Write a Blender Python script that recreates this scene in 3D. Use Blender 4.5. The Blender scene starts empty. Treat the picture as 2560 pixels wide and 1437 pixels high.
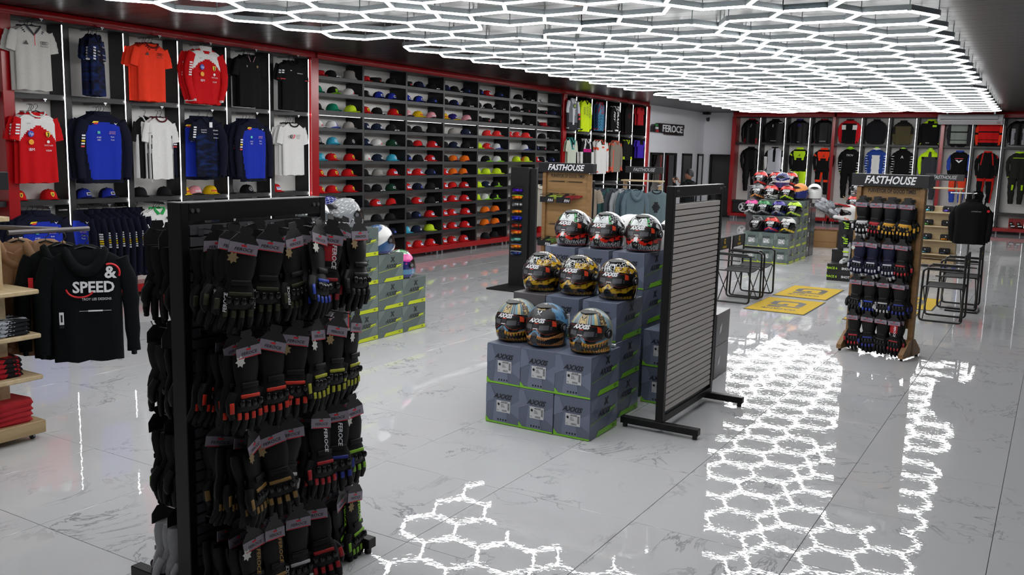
import bpy, math, random
from math import sin, cos, pi, radians, sqrt, exp, atan2, hypot
from mathutils import Vector, Matrix, Euler, noise
random.seed(7)
S = bpy.context.scene
COL = S.collection
# ---------------------------------------------------------------- camera
cam_d = bpy.data.cameras.new('camera'); cam = bpy.data.objects.new('camera', cam_d); COL.objects.link(cam)
YAW, PITCH, ROLL, FPX = 30.80136, 8.52491, 1.46539, 2274.44
cam_d.sensor_width = 36; cam_d.lens = FPX / 2560 * 36; cam_d.clip_end = 200
def _cam():
    y, p, r = radians(YAW), radians(PITCH), radians(ROLL)
    F = Vector((-sin(y)*cos(p), cos(y)*cos(p), -sin(p))); R = Vector((cos(y), sin(y), 0)); U = R.cross(F)
    R, U = R*cos(r)+U*sin(r), -R*sin(r)+U*cos(r)
    m = Matrix((R, U, -F)).transposed().to_4x4(); m.translation = (0, 0, 2.0); return m
cam.matrix_world = _cam(); S.camera = cam
cam_d.dof.use_dof = False
# ---------------------------------------------------------------- world, exposure
w = bpy.data.worlds.new('world'); S.world = w; w.use_nodes = True
w.node_tree.nodes['Background'].inputs[0].default_value = (.75, .8, .9, 1)
w.node_tree.nodes['Background'].inputs[1].default_value = .25
S.view_settings.view_transform = 'Standard'; S.view_settings.look = 'None'
S.view_settings.gamma = 1; S.view_settings.use_curve_mapping = False
S.view_settings.exposure = 0.1
TUBE_E = 16.5      # ceiling light tubes
STRIP_E = 4.5     # shelf light strips
# ---------------------------------------------------------------- materials
def lin(c): return tuple((v/12.92 if v <= .04045 else ((v+.055)/1.055)**2.4) for v in c)
def hx(s): return lin(tuple(int(s[i:i+2], 16)/255 for i in (0, 2, 4)))
MATS = {}
def mat(name, col='808080', rough=.5, metal=0., var=0., scale=20., bump=0., coat=0., emit=0., spec=None, vcol=False, trans=0.):
    if name in MATS: return MATS[name]
    m = bpy.data.materials.new(name); m.use_nodes = True; nt = m.node_tree; N = nt.nodes; L = nt.links
    b = N['Principled BSDF']; c = hx(col) if isinstance(col, str) else col
    b.inputs['Base Color'].default_value = (*c, 1); b.inputs['Roughness'].default_value = rough; b.inputs['Metallic'].default_value = metal
    if coat: b.inputs['Coat Weight'].default_value = coat; b.inputs['Coat Roughness'].default_value = .08
    if spec is not None: b.inputs['Specular IOR Level'].default_value = spec
    if trans: b.inputs['Transmission Weight'].default_value = trans
    if emit: b.inputs['Emission Color'].default_value = (1, 1, 1, 1) if not isinstance(col, str) else (*c, 1); b.inputs['Emission Strength'].default_value = emit
    if vcol:
        a = N.new('ShaderNodeVertexColor'); a.layer_name = 'paint'; L.new(a.outputs[0], b.inputs['Base Color'])
    if var or bump:
        tc = N.new('ShaderNodeTexCoord'); n = N.new('ShaderNodeTexNoise'); n.inputs['Scale'].default_value = scale; n.inputs['Detail'].default_value = 4
        L.new(tc.outputs['Object'], n.inputs['Vector'])
        if var:
            r = N.new('ShaderNodeMix'); r.data_type = 'RGBA'
            r.inputs[6].default_value = (*[v*(1-var) for v in c], 1); r.inputs[7].default_value = (*[min(1, v*(1+var)) for v in c], 1)
            L.new(n.outputs[0], r.inputs[0]); L.new(r.outputs[2], b.inputs['Base Color'])
        if bump:
            bp = N.new('ShaderNodeBump'); bp.inputs['Strength'].default_value = bump; bp.inputs['Distance'].default_value = .004
            L.new(n.outputs[0], bp.inputs['Height']); L.new(bp.outputs[0], b.inputs['Normal'])
    MATS[name] = m; return m
def fab(hexcol, rough=.85): return mat('fabric_'+hexcol, hexcol, rough, var=.12, scale=60, bump=.25, spec=.2)
def plas(hexcol, rough=.35): return mat('plastic_'+hexcol+'_%d' % int(rough*100), hexcol, rough, var=.05, scale=8)
def wood(name, c1, c2, stretch=(1, 14, 14), rough=.5, sc=1.0):
    if name in MATS: return MATS[name]
    m = mat(name, c1, rough); nt = m.node_tree; N = nt.nodes; L = nt.links; b = N['Principled BSDF']
    tc = N.new('ShaderNodeTexCoord'); mp = N.new('ShaderNodeMapping'); mp.inputs['Scale'].default_value = [v*sc for v in stretch]
    n = N.new('ShaderNodeTexNoise'); n.inputs['Scale'].default_value = 2.2; n.inputs['Detail'].default_value = 6; n.inputs['Distortion'].default_value = .6
    r = N.new('ShaderNodeValToRGB'); r.color_ramp.elements[0].position = .35; r.color_ramp.elements[1].position = .65
    r.color_ramp.elements[0].color = (*hx(c1), 1); r.color_ramp.elements[1].color = (*hx(c2), 1)
    L.new(tc.outputs['Object'], mp.inputs[0]); L.new(mp.outputs[0], n.inputs['Vector']); L.new(n.outputs[0], r.inputs[0]); L.new(r.outputs[0], b.inputs['Base Color'])
    return m
BLACKP = mat('black_laminate', '131315', .45, var=.12, scale=6)
BLACKM = mat('black_powder_coat', '0c0c0e', .4, var=.1, scale=30, spec=.35)
RED = mat('red_gloss', '9a0710', .22, var=.04, scale=3)
REDLIT = RED
PANELW = mat('white_back_panel', 'e2e0dc', .6, var=.03, scale=3)
WALLW = mat('white_wall_paint', 'e6e7ec', .75, var=.03, scale=2, bump=.05)
CHROME = mat('brushed_steel', 'b9bbc0', .25, metal=1., var=.05, scale=30)
DARKST = mat('dark_steel', '6c6768', .35, metal=.8, var=.05, scale=30)
WIRE = mat('black_wire', '0c0c0d', .4, var=.1, scale=30)
STRIP = mat('shelf_light_diffuser', (1, 1, 1), .5, emit=STRIP_E)
TUBE = mat('tube_light_diffuser', (1, 1, 1), .5, emit=TUBE_E)
HOUS = mat('tube_light_housing', '8b9396', .4, metal=.3, var=.05)
WHITEINK = mat('white_ink', 'e6e6ea', .6, var=.02); BLACKINK = mat('black_ink', '0e0f12', .5, var=.05)
# ---------------------------------------------------------------- geometry builder
class G:
    def __init__(s): s.v = []; s.f = []; s.m = []; s.c = None
    def add(s, vs, fs, m=0, M=None):
        o = len(s.v)
        s.v += [tuple(M @ Vector(p)) for p in vs] if M is not None else [tuple(p) for p in vs]
        s.f += [tuple(i+o for i in f) for f in fs]; s.m += ([m]*len(fs) if isinstance(m, int) else list(m)); return s
    def box(s, c, d, m=0, M=None, b=0.):
        x, y, z = d[0]/2, d[1]/2, d[2]/2
        if b <= 0:
            vs = [(c[0]+i*x, c[1]+j*y, c[2]+k*z) for k in (-1, 1) for j in (-1, 1) for i in (-1, 1)]
            return s.add(vs, [(0, 2, 3, 1), (4, 5, 7, 6), (0, 1, 5, 4), (2, 6, 7, 3), (0, 4, 6, 2), (1, 3, 7, 5)], m, M)
        b = min(b, x*.9, y*.9, z*.9); vs = []; idx = {}
        for i in (-1, 1):
            for j in (-1, 1):
                for k in (-1, 1):
                    for a in range(3):
                        q = [i*(x-b), j*(y-b), k*(z-b)]; q[a] = (i*x, j*y, k*z)[a]
                        idx[(i, j, k, a)] = len(vs); vs.append((c[0]+q[0], c[1]+q[1], c[2]+q[2]))
        fs = []; I = idx
        for k in (-1, 1):
            fs.append([I[(-1, -1, k, 2)], I[(1, -1, k, 2)], I[(1, 1, k, 2)], I[(-1, 1, k, 2)]][::k])
            fs.append([I[(-1, k, -1, 1)], I[(-1, k, 1, 1)], I[(1, k, 1, 1)], I[(1, k, -1, 1)]][::k])
            fs.append([I[(k, -1, -1, 0)], I[(k, 1, -1, 0)], I[(k, 1, 1, 0)], I[(k, -1, 1, 0)]][::k])
        for j in (-1, 1):
            for k in (-1, 1):
                fs.append([I[(-1, j, k, 1)], I[(-1, j, k, 2)], I[(1, j, k, 2)], I[(1, j, k, 1)]][::j*k])
                fs.append([I[(j, -1, k, 2)], I[(j, -1, k, 0)], I[(j, 1, k, 0)], I[(j, 1, k, 2)]][::j*k])
                fs.append([I[(j, k, -1, 0)], I[(j, k, -1, 1)], I[(j, k, 1, 1)], I[(j, k, 1, 0)]][::j*k])
        for i in (-1, 1):
            for j in (-1, 1):
                for k in (-1, 1):
                    fs.append([I[(i, j, k, 0)], I[(i, j, k, 1)], I[(i, j, k, 2)]][::i*j*k])
        return s.add(vs, fs, m, M)
    def tube(s, pts, r, n=8, m=0, closed=False, M=None, ry=None, caps=True):
        pts = [Vector(p) for p in pts]; k = len(pts); rs = r if isinstance(r, (list, tuple)) else [r]*k; vs = []; prev = None
        for i, p in enumerate(pts):
            a = pts[(i-1) % k] if (i or closed) else p; b = pts[(i+1) % k] if (i < k-1 or closed) else p
            t = (b-a).normalized() if (b-a).length > 1e-9 else Vector((0, 0, 1))
            if prev is None: u = t.cross(Vector((0, 0, 1)) if abs(t.z) < .9 else Vector((1, 0, 0))).normalized()
            else: u = (prev - t*prev.dot(t)).normalized()
            prev = u; w_ = t.cross(u); rr = rs[i]
            for j in range(n):
                a_ = 2*pi*j/n; vs.append(p + u*cos(a_)*rr + w_*sin(a_)*(rr if ry is None else rr*ry))
        fs = [];  K = k if closed else k-1
        for i in range(K):
            for j in range(n):
                a = i*n+j; b = i*n+(j+1) % n; c = ((i+1) % k)*n+(j+1) % n; d = ((i+1) % k)*n+j; fs.append((a, b, c, d))
        if not closed and caps: fs.append(tuple(range(n))[::-1]); fs.append(tuple((k-1)*n+j for j in range(n)))
        return s.add(vs, fs, m, M)
    def loft(s, rings, m=0, cap0=True, cap1=True, M=None, mf=None, closed=True):
        n = len(rings[0]); vs = [p for r in rings for p in r]; fs = []; ms = []
        for i in range(len(rings)-1):
            for j in range(n if closed else n-1):
                fs.append((i*n+j, i*n+(j+1) % n, (i+1)*n+(j+1) % n, (i+1)*n+j)); ms.append(mf(i, j) if mf else m)
        if cap0: fs.append(tuple(range(n))[::-1]); ms.append(mf(0, 0) if mf else m)
        if cap1: fs.append(tuple((len(rings)-1)*n+j for j in range(n))); ms.append(mf(len(rings)-2, 0) if mf else m)
        return s.add(vs, fs, ms, M)
    def cyl(s, p0, p1, r, n=12, m=0, r1=None, M=None): return s.tube([p0, p1], [r, r if r1 is None else r1], n, m, M=M)
    def ball(s, c, r, n=10, m=0, M=None):
        r = r if isinstance(r, (tuple, list)) else (r, r, r); R = []
        for i in range(1, n//2+1):
            a = pi*i/(n//2+1); R.append([(c[0]+r[0]*sin(a)*cos(2*pi*j/n), c[1]+r[1]*sin(a)*sin(2*pi*j/n), c[2]+r[2]*cos(a)) for j in range(n)])
        return s.loft(R[::-1], m, M=M)
    def poly(s, pts, m=0, M=None): return s.add(pts, [tuple(range(len(pts)))], m, M)
    def prism(s, pts, d, m=0, M=None):   # pts: 3D outline, d: offset vector
        n = len(pts); q = [tuple(Vector(p)+Vector(d)) for p in pts]
        return s.add(list(pts)+q, [tuple(range(n))[::-1], tuple(range(n, 2*n))]+[(i, (i+1) % n, n+(i+1) % n, n+i) for i in range(n)], m, M)
    def mesh(s, name, mats, smooth=False, col=None):
        me = bpy.data.meshes.new(name); me.from_pydata(s.v, [], s.f)
        for m in (mats if isinstance(mats, (list, tuple)) else [mats]): me.materials.append(m)
        if len(me.materials) > 1: me.polygons.foreach_set('material_index', s.m)
        if smooth:
            me.polygons.foreach_set('use_smooth', [True]*len(s.f))
            if smooth != 1: me.set_sharp_from_angle(angle=radians(smooth))
        if col:
            a = me.color_attributes.new('paint', 'FLOAT_COLOR', 'POINT'); a.data.foreach_set('color', [x for p in col for x in (*p, 1.)])
        me.update(); return me
def obj(name, data, parent=None, loc=(0, 0, 0), rot=(0, 0, 0), label=None, cat=None, group=None, kind=None, scale=None):
    o = bpy.data.objects.new(name, data); COL.objects.link(o); o.location = loc; o.rotation_euler = rot
    if scale is not None: o.scale = scale if isinstance(scale, (tuple, list)) else (scale,)*3
    if parent is not None: o.parent = parent
    if label: o['label'] = label
    if cat: o['category'] = cat
    if group: o['group'] = group
    if kind: o['kind'] = kind
    return o
def thing(name, label, cat, loc=(0, 0, 0), rz=0, group=None, rot=None): return obj(name, None, None, loc, rot or (0, 0, rz), label, cat, group)
def part(name, g, mats, parent, smooth=False, label=None, loc=(0, 0, 0), rot=(0, 0, 0)): return obj(name, g.mesh(name, mats, smooth), parent, loc, rot, label)

def copy_tree(o, loc=None, rz=None, label=None, group=None, rot=None):
    # o and all below it, sharing mesh data
    def rec(a, par):
        c = a.copy(); COL.objects.link(c); c.parent = par
        for k in a.children: rec(k, c)
        return c
    r = rec(o, None)
    if loc is not None: r.location = loc
    if rz is not None: r.rotation_euler = (0, 0, rz)
    if rot is not None: r.rotation_euler = rot
    if label: r['label'] = label
    if group: r['group'] = group
    return r
GC = {}
def glyphs(s_, size, shear=0., bold=0.):
    c = bpy.data.curves.new('tmp', 'FONT'); c.body = s_; c.size = size; c.shear = shear; c.offset = bold; c.align_x = 'CENTER'; c.align_y = 'CENTER'; c.resolution_u = 2
    o = bpy.data.objects.new('tmp', c); me = o.to_mesh(); vs = [(v.co.x, v.co.y) for v in me.vertices]; fs = [tuple(p.vertices) for p in me.polygons]
    o.to_mesh_clear(); bpy.data.objects.remove(o); bpy.data.curves.remove(c); return vs, fs
TXT = {}
def text(body, size, m, parent, loc, rot=(pi/2, 0, 0), shear=0., bold=0., ext=.0006, name='lettering', sx=1.):
    k = (body, round(size, 4), m.name, shear, bold, ext, sx)
    if k not in TXT:
        kk = (body, size, shear, bold)
        if kk not in GC: GC[kk] = glyphs(*kk)
        vs, fs = GC[kk]; g = G(); g.add([(x*sx, y, ext) for x, y in vs], fs)
        if ext > .004:
            E_ = {}
            for f in fs:
                for a, b in zip(f, f[1:]+f[:1]): E_[(a, b)] = 1
            n = len(vs); g.v += [(x*sx, y, 0.) for x, y in vs]
            for a, b in E_:
                if (b, a) not in E_: g.f.append((b, a, a+n, b+n)); g.m.append(0)
        TXT[k] = g.mesh('lettering', m)
    return obj(name, TXT[k], parent, loc, rot)
# ================================================================= ROOM
CZ = 3.436; XL = -10.08; YB = 29.35
fl = obj('floor', None, kind='structure')
def marble():
    m = mat('white_marble_porcelain', 'b7b7ba', .014); nt = m.node_tree; N = nt.nodes; L = nt.links; b = N['Principled BSDF']
    b.inputs['IOR'].default_value = 1.5
    tc = N.new('ShaderNodeTexCoord'); oi = N.new('ShaderNodeObjectInfo'); ad = N.new('ShaderNodeVectorMath'); ad.operation = 'ADD'
    mu = N.new('ShaderNodeVectorMath'); mu.operation = 'SCALE'; mu.inputs['Scale'].default_value = 40.
    cb = N.new('ShaderNodeCombineXYZ'); L.new(oi.outputs['Random'], cb.inputs[0]); L.new(oi.outputs['Random'], cb.inputs[2]); L.new(cb.outputs[0], mu.inputs[0])
    L.new(tc.outputs['Object'], ad.inputs[0]); L.new(mu.outputs[0], ad.inputs[1])
    mp = N.new('ShaderNodeMapping'); mp.inputs['Scale'].default_value = (1.1, .75, 1); mp.inputs['Rotation'].default_value = (0, 0, .6); L.new(ad.outputs[0], mp.inputs[0])
    wv = N.new('ShaderNodeTexNoise'); wv.inputs['Scale'].default_value = 1.6; wv.inputs['Detail'].default_value = 7; wv.inputs['Roughness'].default_value = .6; wv.inputs['Distortion'].default_value = 1.3
    L.new(mp.outputs[0], wv.inputs['Vector'])
    # thin ridge where noise crosses .5
    s1 = N.new('ShaderNodeMath'); s1.operation = 'SUBTRACT'; s1.inputs[1].default_value = .5; L.new(wv.outputs[0], s1.inputs[0])
    a1 = N.new('ShaderNodeMath'); a1.operation = 'ABSOLUTE'; L.new(s1.outputs[0], a1.inputs[0])
    r1 = N.new('ShaderNodeValToRGB'); r1.color_ramp.elements[0].position = 0; r1.color_ramp.elements[0].color = (0, 0, 0, 1); r1.color_ramp.elements[1].position = .011; r1.color_ramp.elements[1].color = (1, 1, 1, 1); L.new(a1.outputs[0], r1.inputs[0])
    n2 = N.new('ShaderNodeTexNoise'); n2.inputs['Scale'].default_value = 1.3; n2.inputs['Detail'].default_value = 3; L.new(ad.outputs[0], n2.inputs['Vector'])
    r2 = N.new('ShaderNodeValToRGB'); r2.color_ramp.elements[0].position = .46; r2.color_ramp.elements[1].position = .7; L.new(n2.outputs[0], r2.inputs[0])
    mx = N.new('ShaderNodeMath'); mx.operation = 'MAXIMUM'; L.new(r1.outputs[0], mx.inputs[0]); iv = N.new('ShaderNodeMath'); iv.operation = 'SUBTRACT'; iv.inputs[0].default_value = 1.; L.new(r2.outputs[0], iv.inputs[1]); L.new(iv.outputs[0], mx.inputs[1])
    c = N.new('ShaderNodeMix'); c.data_type = 'RGBA'; c.inputs[6].default_value = (*hx('8a8b90'), 1); c.inputs[7].default_value = (*hx('cbccce'), 1); L.new(mx.outputs[0], c.inputs[0])
    L.new(c.outputs[2], b.inputs['Base Color'])
    n3 = N.new('ShaderNodeTexNoise'); n3.inputs['Scale'].default_value = 22.; n3.inputs['Detail'].default_value = 2; L.new(ad.outputs[0], n3.inputs['Vector'])
    bp = N.new('ShaderNodeBump'); bp.inputs['Strength'].default_value = .035; bp.inputs['Distance'].default_value = .005; L.new(n3.outputs[0], bp.inputs['Height']); L.new(bp.outputs[0], b.inputs['Normal'])
    return m
MARB = marble(); GROUT = mat('grey_grout', '77777a', .6, var=.1)
TX, TY = .857, .908
g = G(); g.box((-2, 14.5, -.02), (20, 35, .02)); part('grout_bed', g, GROUT, fl)
tiles = []
for i in range(-12, 7):
    for j in range(-4, 33):
        tiles.append((-.56+i*TX, 3.09+j*TY+.0))
tiles.sort(key=lambda t: hypot(t[0]+1.5, t[1]))
g = G(); g.box((0, 0, -.005), (TX-.003, TY-.003, .01), b=.0012); tm = g.mesh('tile', MARB)
def seen(t):
    X = t[0]*cos(radians(YAW))+t[1]*sin(radians(YAW)); Z = -t[0]*sin(radians(YAW))+t[1]*cos(radians(YAW))
    return Z > 1.6 and abs(X) < Z*.66+.9
near = [t for t in tiles if seen(t)][:300]; ns = set(near)
for t in near: obj('tile', tm, fl, (t[0], t[1], 0), (radians(random.uniform(-.05, .05)), radians(random.uniform(-.05, .05)), 0))
g = G()
for t in tiles:
    if t not in ns: g.box((t[0], t[1], -.005), (TX-.003, TY-.003, .01))
obj('distant_tiles', g.mesh('distant_tiles', MARB), fl, kind='stuff')
# ceiling: black wood-look boards
def board_mat():
    m = mat('black_ceiling_board', '151313', .3, spec=.4); nt = m.node_tree; N = nt.nodes; L = nt.links; b = N['Principled BSDF']
    tc = N.new('ShaderNodeTexCoord'); mp = N.new('ShaderNodeMapping'); mp.inputs['Scale'].default_value = (.6, 22, 1)
    n = N.new('ShaderNodeTexNoise'); n.inputs['Scale'].default_value = 2.; n.inputs['Detail'].default_value = 5
    L.new(tc.outputs['Object'], mp.inputs[0]); L.new(mp.outputs[0], n.inputs['Vector'])
    r = N.new('ShaderNodeMapRange'); r.inputs[3].default_value = .22; r.inputs[4].default_value = .42; L.new(n.outputs[0], r.inputs[0]); L.new(r.outputs[0], b.inputs['Roughness'])
    bp = N.new('ShaderNodeBump'); bp.inputs['Strength'].default_value = .35; bp.inputs['Distance'].default_value = .004; L.new(n.outputs[0], bp.inputs['Height']); L.new(bp.outputs[0], b.inputs['Normal'])
    return m
CB = board_mat()
ce = obj('ceiling', None, kind='structure')
g = G(); g.box((-2, 14, CZ+.06), (20, 36, .06)); part('ceiling_slab', g, BLACKP, ce)
g = G(); g.box((0, 0, .012), (20, .296, .024), b=.002); bm_ = g.mesh('board', CB)
for j in range(112): obj('board', bm_, ce, (-2, -1.0+j*.3, CZ))
g = G(); g.cyl((-4.28, 8.35, CZ-.006), (-4.28, 8.35, CZ), .06, 20, 0); g.cyl((-4.28, 8.35, CZ-.008), (-4.28, 8.35, CZ-.004), .045, 20, 1)
d = thing('downlight', 'small round unlit downlight in the ceiling gap between light grids', 'downlight'); part('lamp_face', g, [mat('downlight_rim', 'b59a7d', .4), plas('6d5d50')], d)
# walls
def wall(name, c, d):
    g = G(); g.box(c, d); return obj(name, g.mesh(name, WALLW), kind='structure')
WX = -10.5
wall('wall_left', (WX-.1, 14, CZ/2), (.2, 36, CZ)); wall('wall_back', (-2, 30.1, CZ/2), (20, .2, CZ))
wall('wall_right', (7.1, 14, CZ/2), (.2, 36, CZ)); wall('wall_front', (-2, -3.1, CZ/2), (20, .2, CZ))
# door in the corner, mirrors on the left wall
def panel_frame(name, mesh_mats, c, d, cat=None):
    pass
dr = obj('door_1', None, kind='structure', loc=(-9.83, 30.0, 0))
g = G(); g.box((-.01, -.02, 1.0), (.62, .05, 2.0), b=.006); part('door_leaf', g, mat('dark_brown_door', '161311', .35, var=.2), dr)
g = G(); g.box((-.36, -.03, 1.02), (.07, .09, 2.04)); g.box((.34, -.03, 1.02), (.07, .09, 2.04)); g.box((0, -.03, 2.03), (.75, .09, .07)); part('door_frame', g, BLACKM, dr)
g = G(); g.cyl((.24, -.06, 1.0), (.24, -.1, 1.0), .012); g.tube([(.24, -.1, 1.0), (.13, -.1, 1.0)], .01); part('door_handle', g, CHROME, dr, 1)
MIR = mat('mirror_glass', 'c8cccc', .02, metal=1.)
for i, (a, b, nm) in enumerate([(25.37, 26.36, 'nearest the red shelving frame'), (26.55, 27.5, 'second from the red shelving frame'), (28.02, 28.88, 'nearest the person filming'), (29.45, 29.98, 'beside the corner door')]):
    t = thing('wall_mirror', 'tall black framed mirror on the white wall, '+nm, 'mirror', (WX, (a+b)/2, 0)); h = b-a
    g = G(); g.box((.018, 0, 1.06), (.02, h-.1, 1.94)); part('mirror_glass', g, MIR, t)
    g = G()
    for s_ in (-1, 1): g.box((.02, s_*(h/2-.035), 1.06), (.04, .07, 2.0), b=.004)
    g.box((.02, 0, 2.03), (.04, h, .07), b=.004); g.box((.02, 0, .09), (.04, h, .07), b=.004); part('frame', g, BLACKM, t)
# shop sign
t = thing('wall_sign', 'black shop name sign with green white red blocks high on the white wall', 'sign', (WX, 26.55, 2.78), pi/2)
g = G(); W = 1.27
pts = [(-W, -.0, -.12), (-W, 0, .05), (-W+.1, 0, .11), (-W+.35, 0, .11), (-W+.4, 0, .15), (W, 0, .17), (W+.03, 0, .08), (W-.04, 0, .02), (W-.02, 0, -.17), (-.2, 0, -.17), (-.25, 0, -.13)]
g.prism([(p[0], -.005, p[2]) for p in pts][::-1], (0, -.1, 0)); part('sign_board', g, mat('sign_black_gloss', '111113', .2, var=.1), t)
text('FEROCE', .29, WHITEINK, t, (.24, -.115, 0), bold=.005, ext=.012, sx=1.62)
for z, c in ((.085, '1f7a35'), (0, 'd9d9dc'), (-.085, 'b0101a')):
    g = G(); g.box((-W+.25-z*.4+.0, -.115, z), (.2, .02, .065), b=.004); part('flag_block', g, plas(c), t)
# security camera
t = thing('security_camera', 'small black security camera at the ceiling corner', 'camera', (-10.3, 29.6, CZ), 0)
g = G(); g.box((0, 0, -.04), (.22, .2, .08), b=.01); part('mount', g, BLACKM, t)
g = G(); g.cyl((.02, 0, -.08), (.06, -.05, -.2), .03); part('arm', g, WALLW, t, 1)
g = G(); g.tube([(.03, .06, -.2), (.1, -.14, -.26)], [.06, .055], 14); part('camera_body', g, BLACKM, t, 40)
# air conditioner
t = thing('air_conditioner', 'wide white ceiling air conditioner in front of the jacket wall', 'air conditioner', (-2.37, 28.7, 0), 0)
g = G(); prof = [(-.0, 3.33), (.5, 3.36), (.55, 3.08), (.2, 3.06), (-.05, 3.16)]
g.prism([(-.82, y, z) for y, z in prof][::-1], (1.64, 0, 0)); part('casing', g, mat('white_appliance', 'dcdadd', .35, var=.03), t)
for x in (-.6, .6): g = G(); g.box((x, .25, 3.395), (.04, .3, .085)); part('ceiling_bracket', g, CHROME, t)
g = G(); g.box((-.02, -.045, 3.255), (1.44, .05, .1), b=.006); part('outlet_flap', g, plas('b4b5b9'), t)
g = G(); g.box((-.02, -.05, 3.195), (1.46, .05, .022)); part('outlet_slot', g, plas('1a1a1c'), t)
g = G(); g.box((.72, .03, 3.1), (.08, .1, .01)); part('badge', g, plas('8a2530'), t)
# ================================================================= HEXAGON LIGHTS
CXc = [-4.4938, 3.5031, -0.3039, -0.1501, -0.0155, -0.1028, 0.0888, 0.0376, 0.0771]
CYc = [14.8014, -0.2757, 9.7811, 0.2076, 0.1526, 0.5446, -0.0223, 0.0054, 0.008]
def hexmap(x, y):      # the grids as fitted by hand are not perfectly square to the room
    x = (x+5)/4; y = (y-16)/10; F_ = [1, x, y, x*x, x*y, y*y, x*y*y, y**3, x*x*y]
    return (sum(a*b for a, b in zip(F_, CXc)), sum(a*b for a, b in zip(F_, CYc)))
TZ = 3.30
g = G(); prof = [(-.013, .003), (-.014, -.008), (-.008, -.015), (.008, -.015), (.014, -.008), (.013, .003)]
g.loft([[(x, a, b) for a, b in prof] for x in (-.5, .5)], 0)
prof = [(-.018, .05), (-.018, .003), (.018, .003), (.018, .05)]
g.loft([[(x, a, b) for a, b in prof] for x in (-.5, .5)], 1)
tube_mesh = g.mesh('tube_light', [TUBE, HOUS])
cols3 = {'a': ((-8.07, -7.33, -6.58), 10.45, 'left'), 'b': ((-5.59, -4.83, -4.07), 10.35, 'middle'), 'c': ((-3.10, -2.35, -1.60), 10.27, 'right')}
RP = .857
for ky, (xs, y0, where) in cols3.items():
    for k0, how in ((-9, 'nearest the camera'), (0, 'over the helmet box stacks'), (11, 'towards the jacket wall')):
        edges = {}; nodes = {}
        for ci, xc in enumerate(xs):
            n0 = k0 if k0 >= 0 else k0
            n1 = (k0+10 if k0 == 0 else k0+9 if k0 > 0 else -1)
            for k in range(n0, n1+(1 if ci == 1 else 0)):
                yc = y0+RP*k-(RP/2 if ci == 1 else 0)
                P = [(xc+dx, yc+dy) for dx, dy in ((.495, 0), (.2475, RP/2), (-.2475, RP/2), (-.495, 0), (-.2475, -RP/2), (.2475, -RP/2))]
                ids = []
                for p in P:
                    key = None
                    for kk in nodes:
                        if abs(kk[0]-p[0]) < .12 and abs(kk[1]-p[1]) < .12: key = kk; break
                    if key is None: key = (p[0], p[1]); nodes[key] = hexmap(*p)
                    ids.append(key)
                for a in range(6):
                    e = tuple(sorted((ids[a], ids[(a+1) % 6])))
                    if e[0] != e[1]: edges[e] = 1
        t = thing('hexagon_light_grid', 'hexagonal grid of white tube lights on the ceiling, %s run, %s' % (where, how), 'ceiling light', (0, 0, 0), 0, None)
        for a, b in edges:
            pa, pb = nodes[a], nodes[b]; L_ = hypot(pb[0]-pa[0], pb[1]-pa[1])
            obj('tube_light', tube_mesh, t, ((pa[0]+pb[0])/2, (pa[1]+pb[1])/2, TZ), (0, 0, atan2(pb[1]-pa[1], pb[0]-pa[0])), scale=(L_-.012, 1, 1))
        g = G()
        for n_, p in nodes.items():
            g.box((p[0], p[1], TZ+.022), (.035, .035, .05)); g.box((p[0], p[1], (TZ+CZ)/2+.02), (.008, .008, CZ-TZ-.04))
        obj('joint_clips', g.mesh('joint_clips', HOUS), t, kind='stuff')
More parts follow.
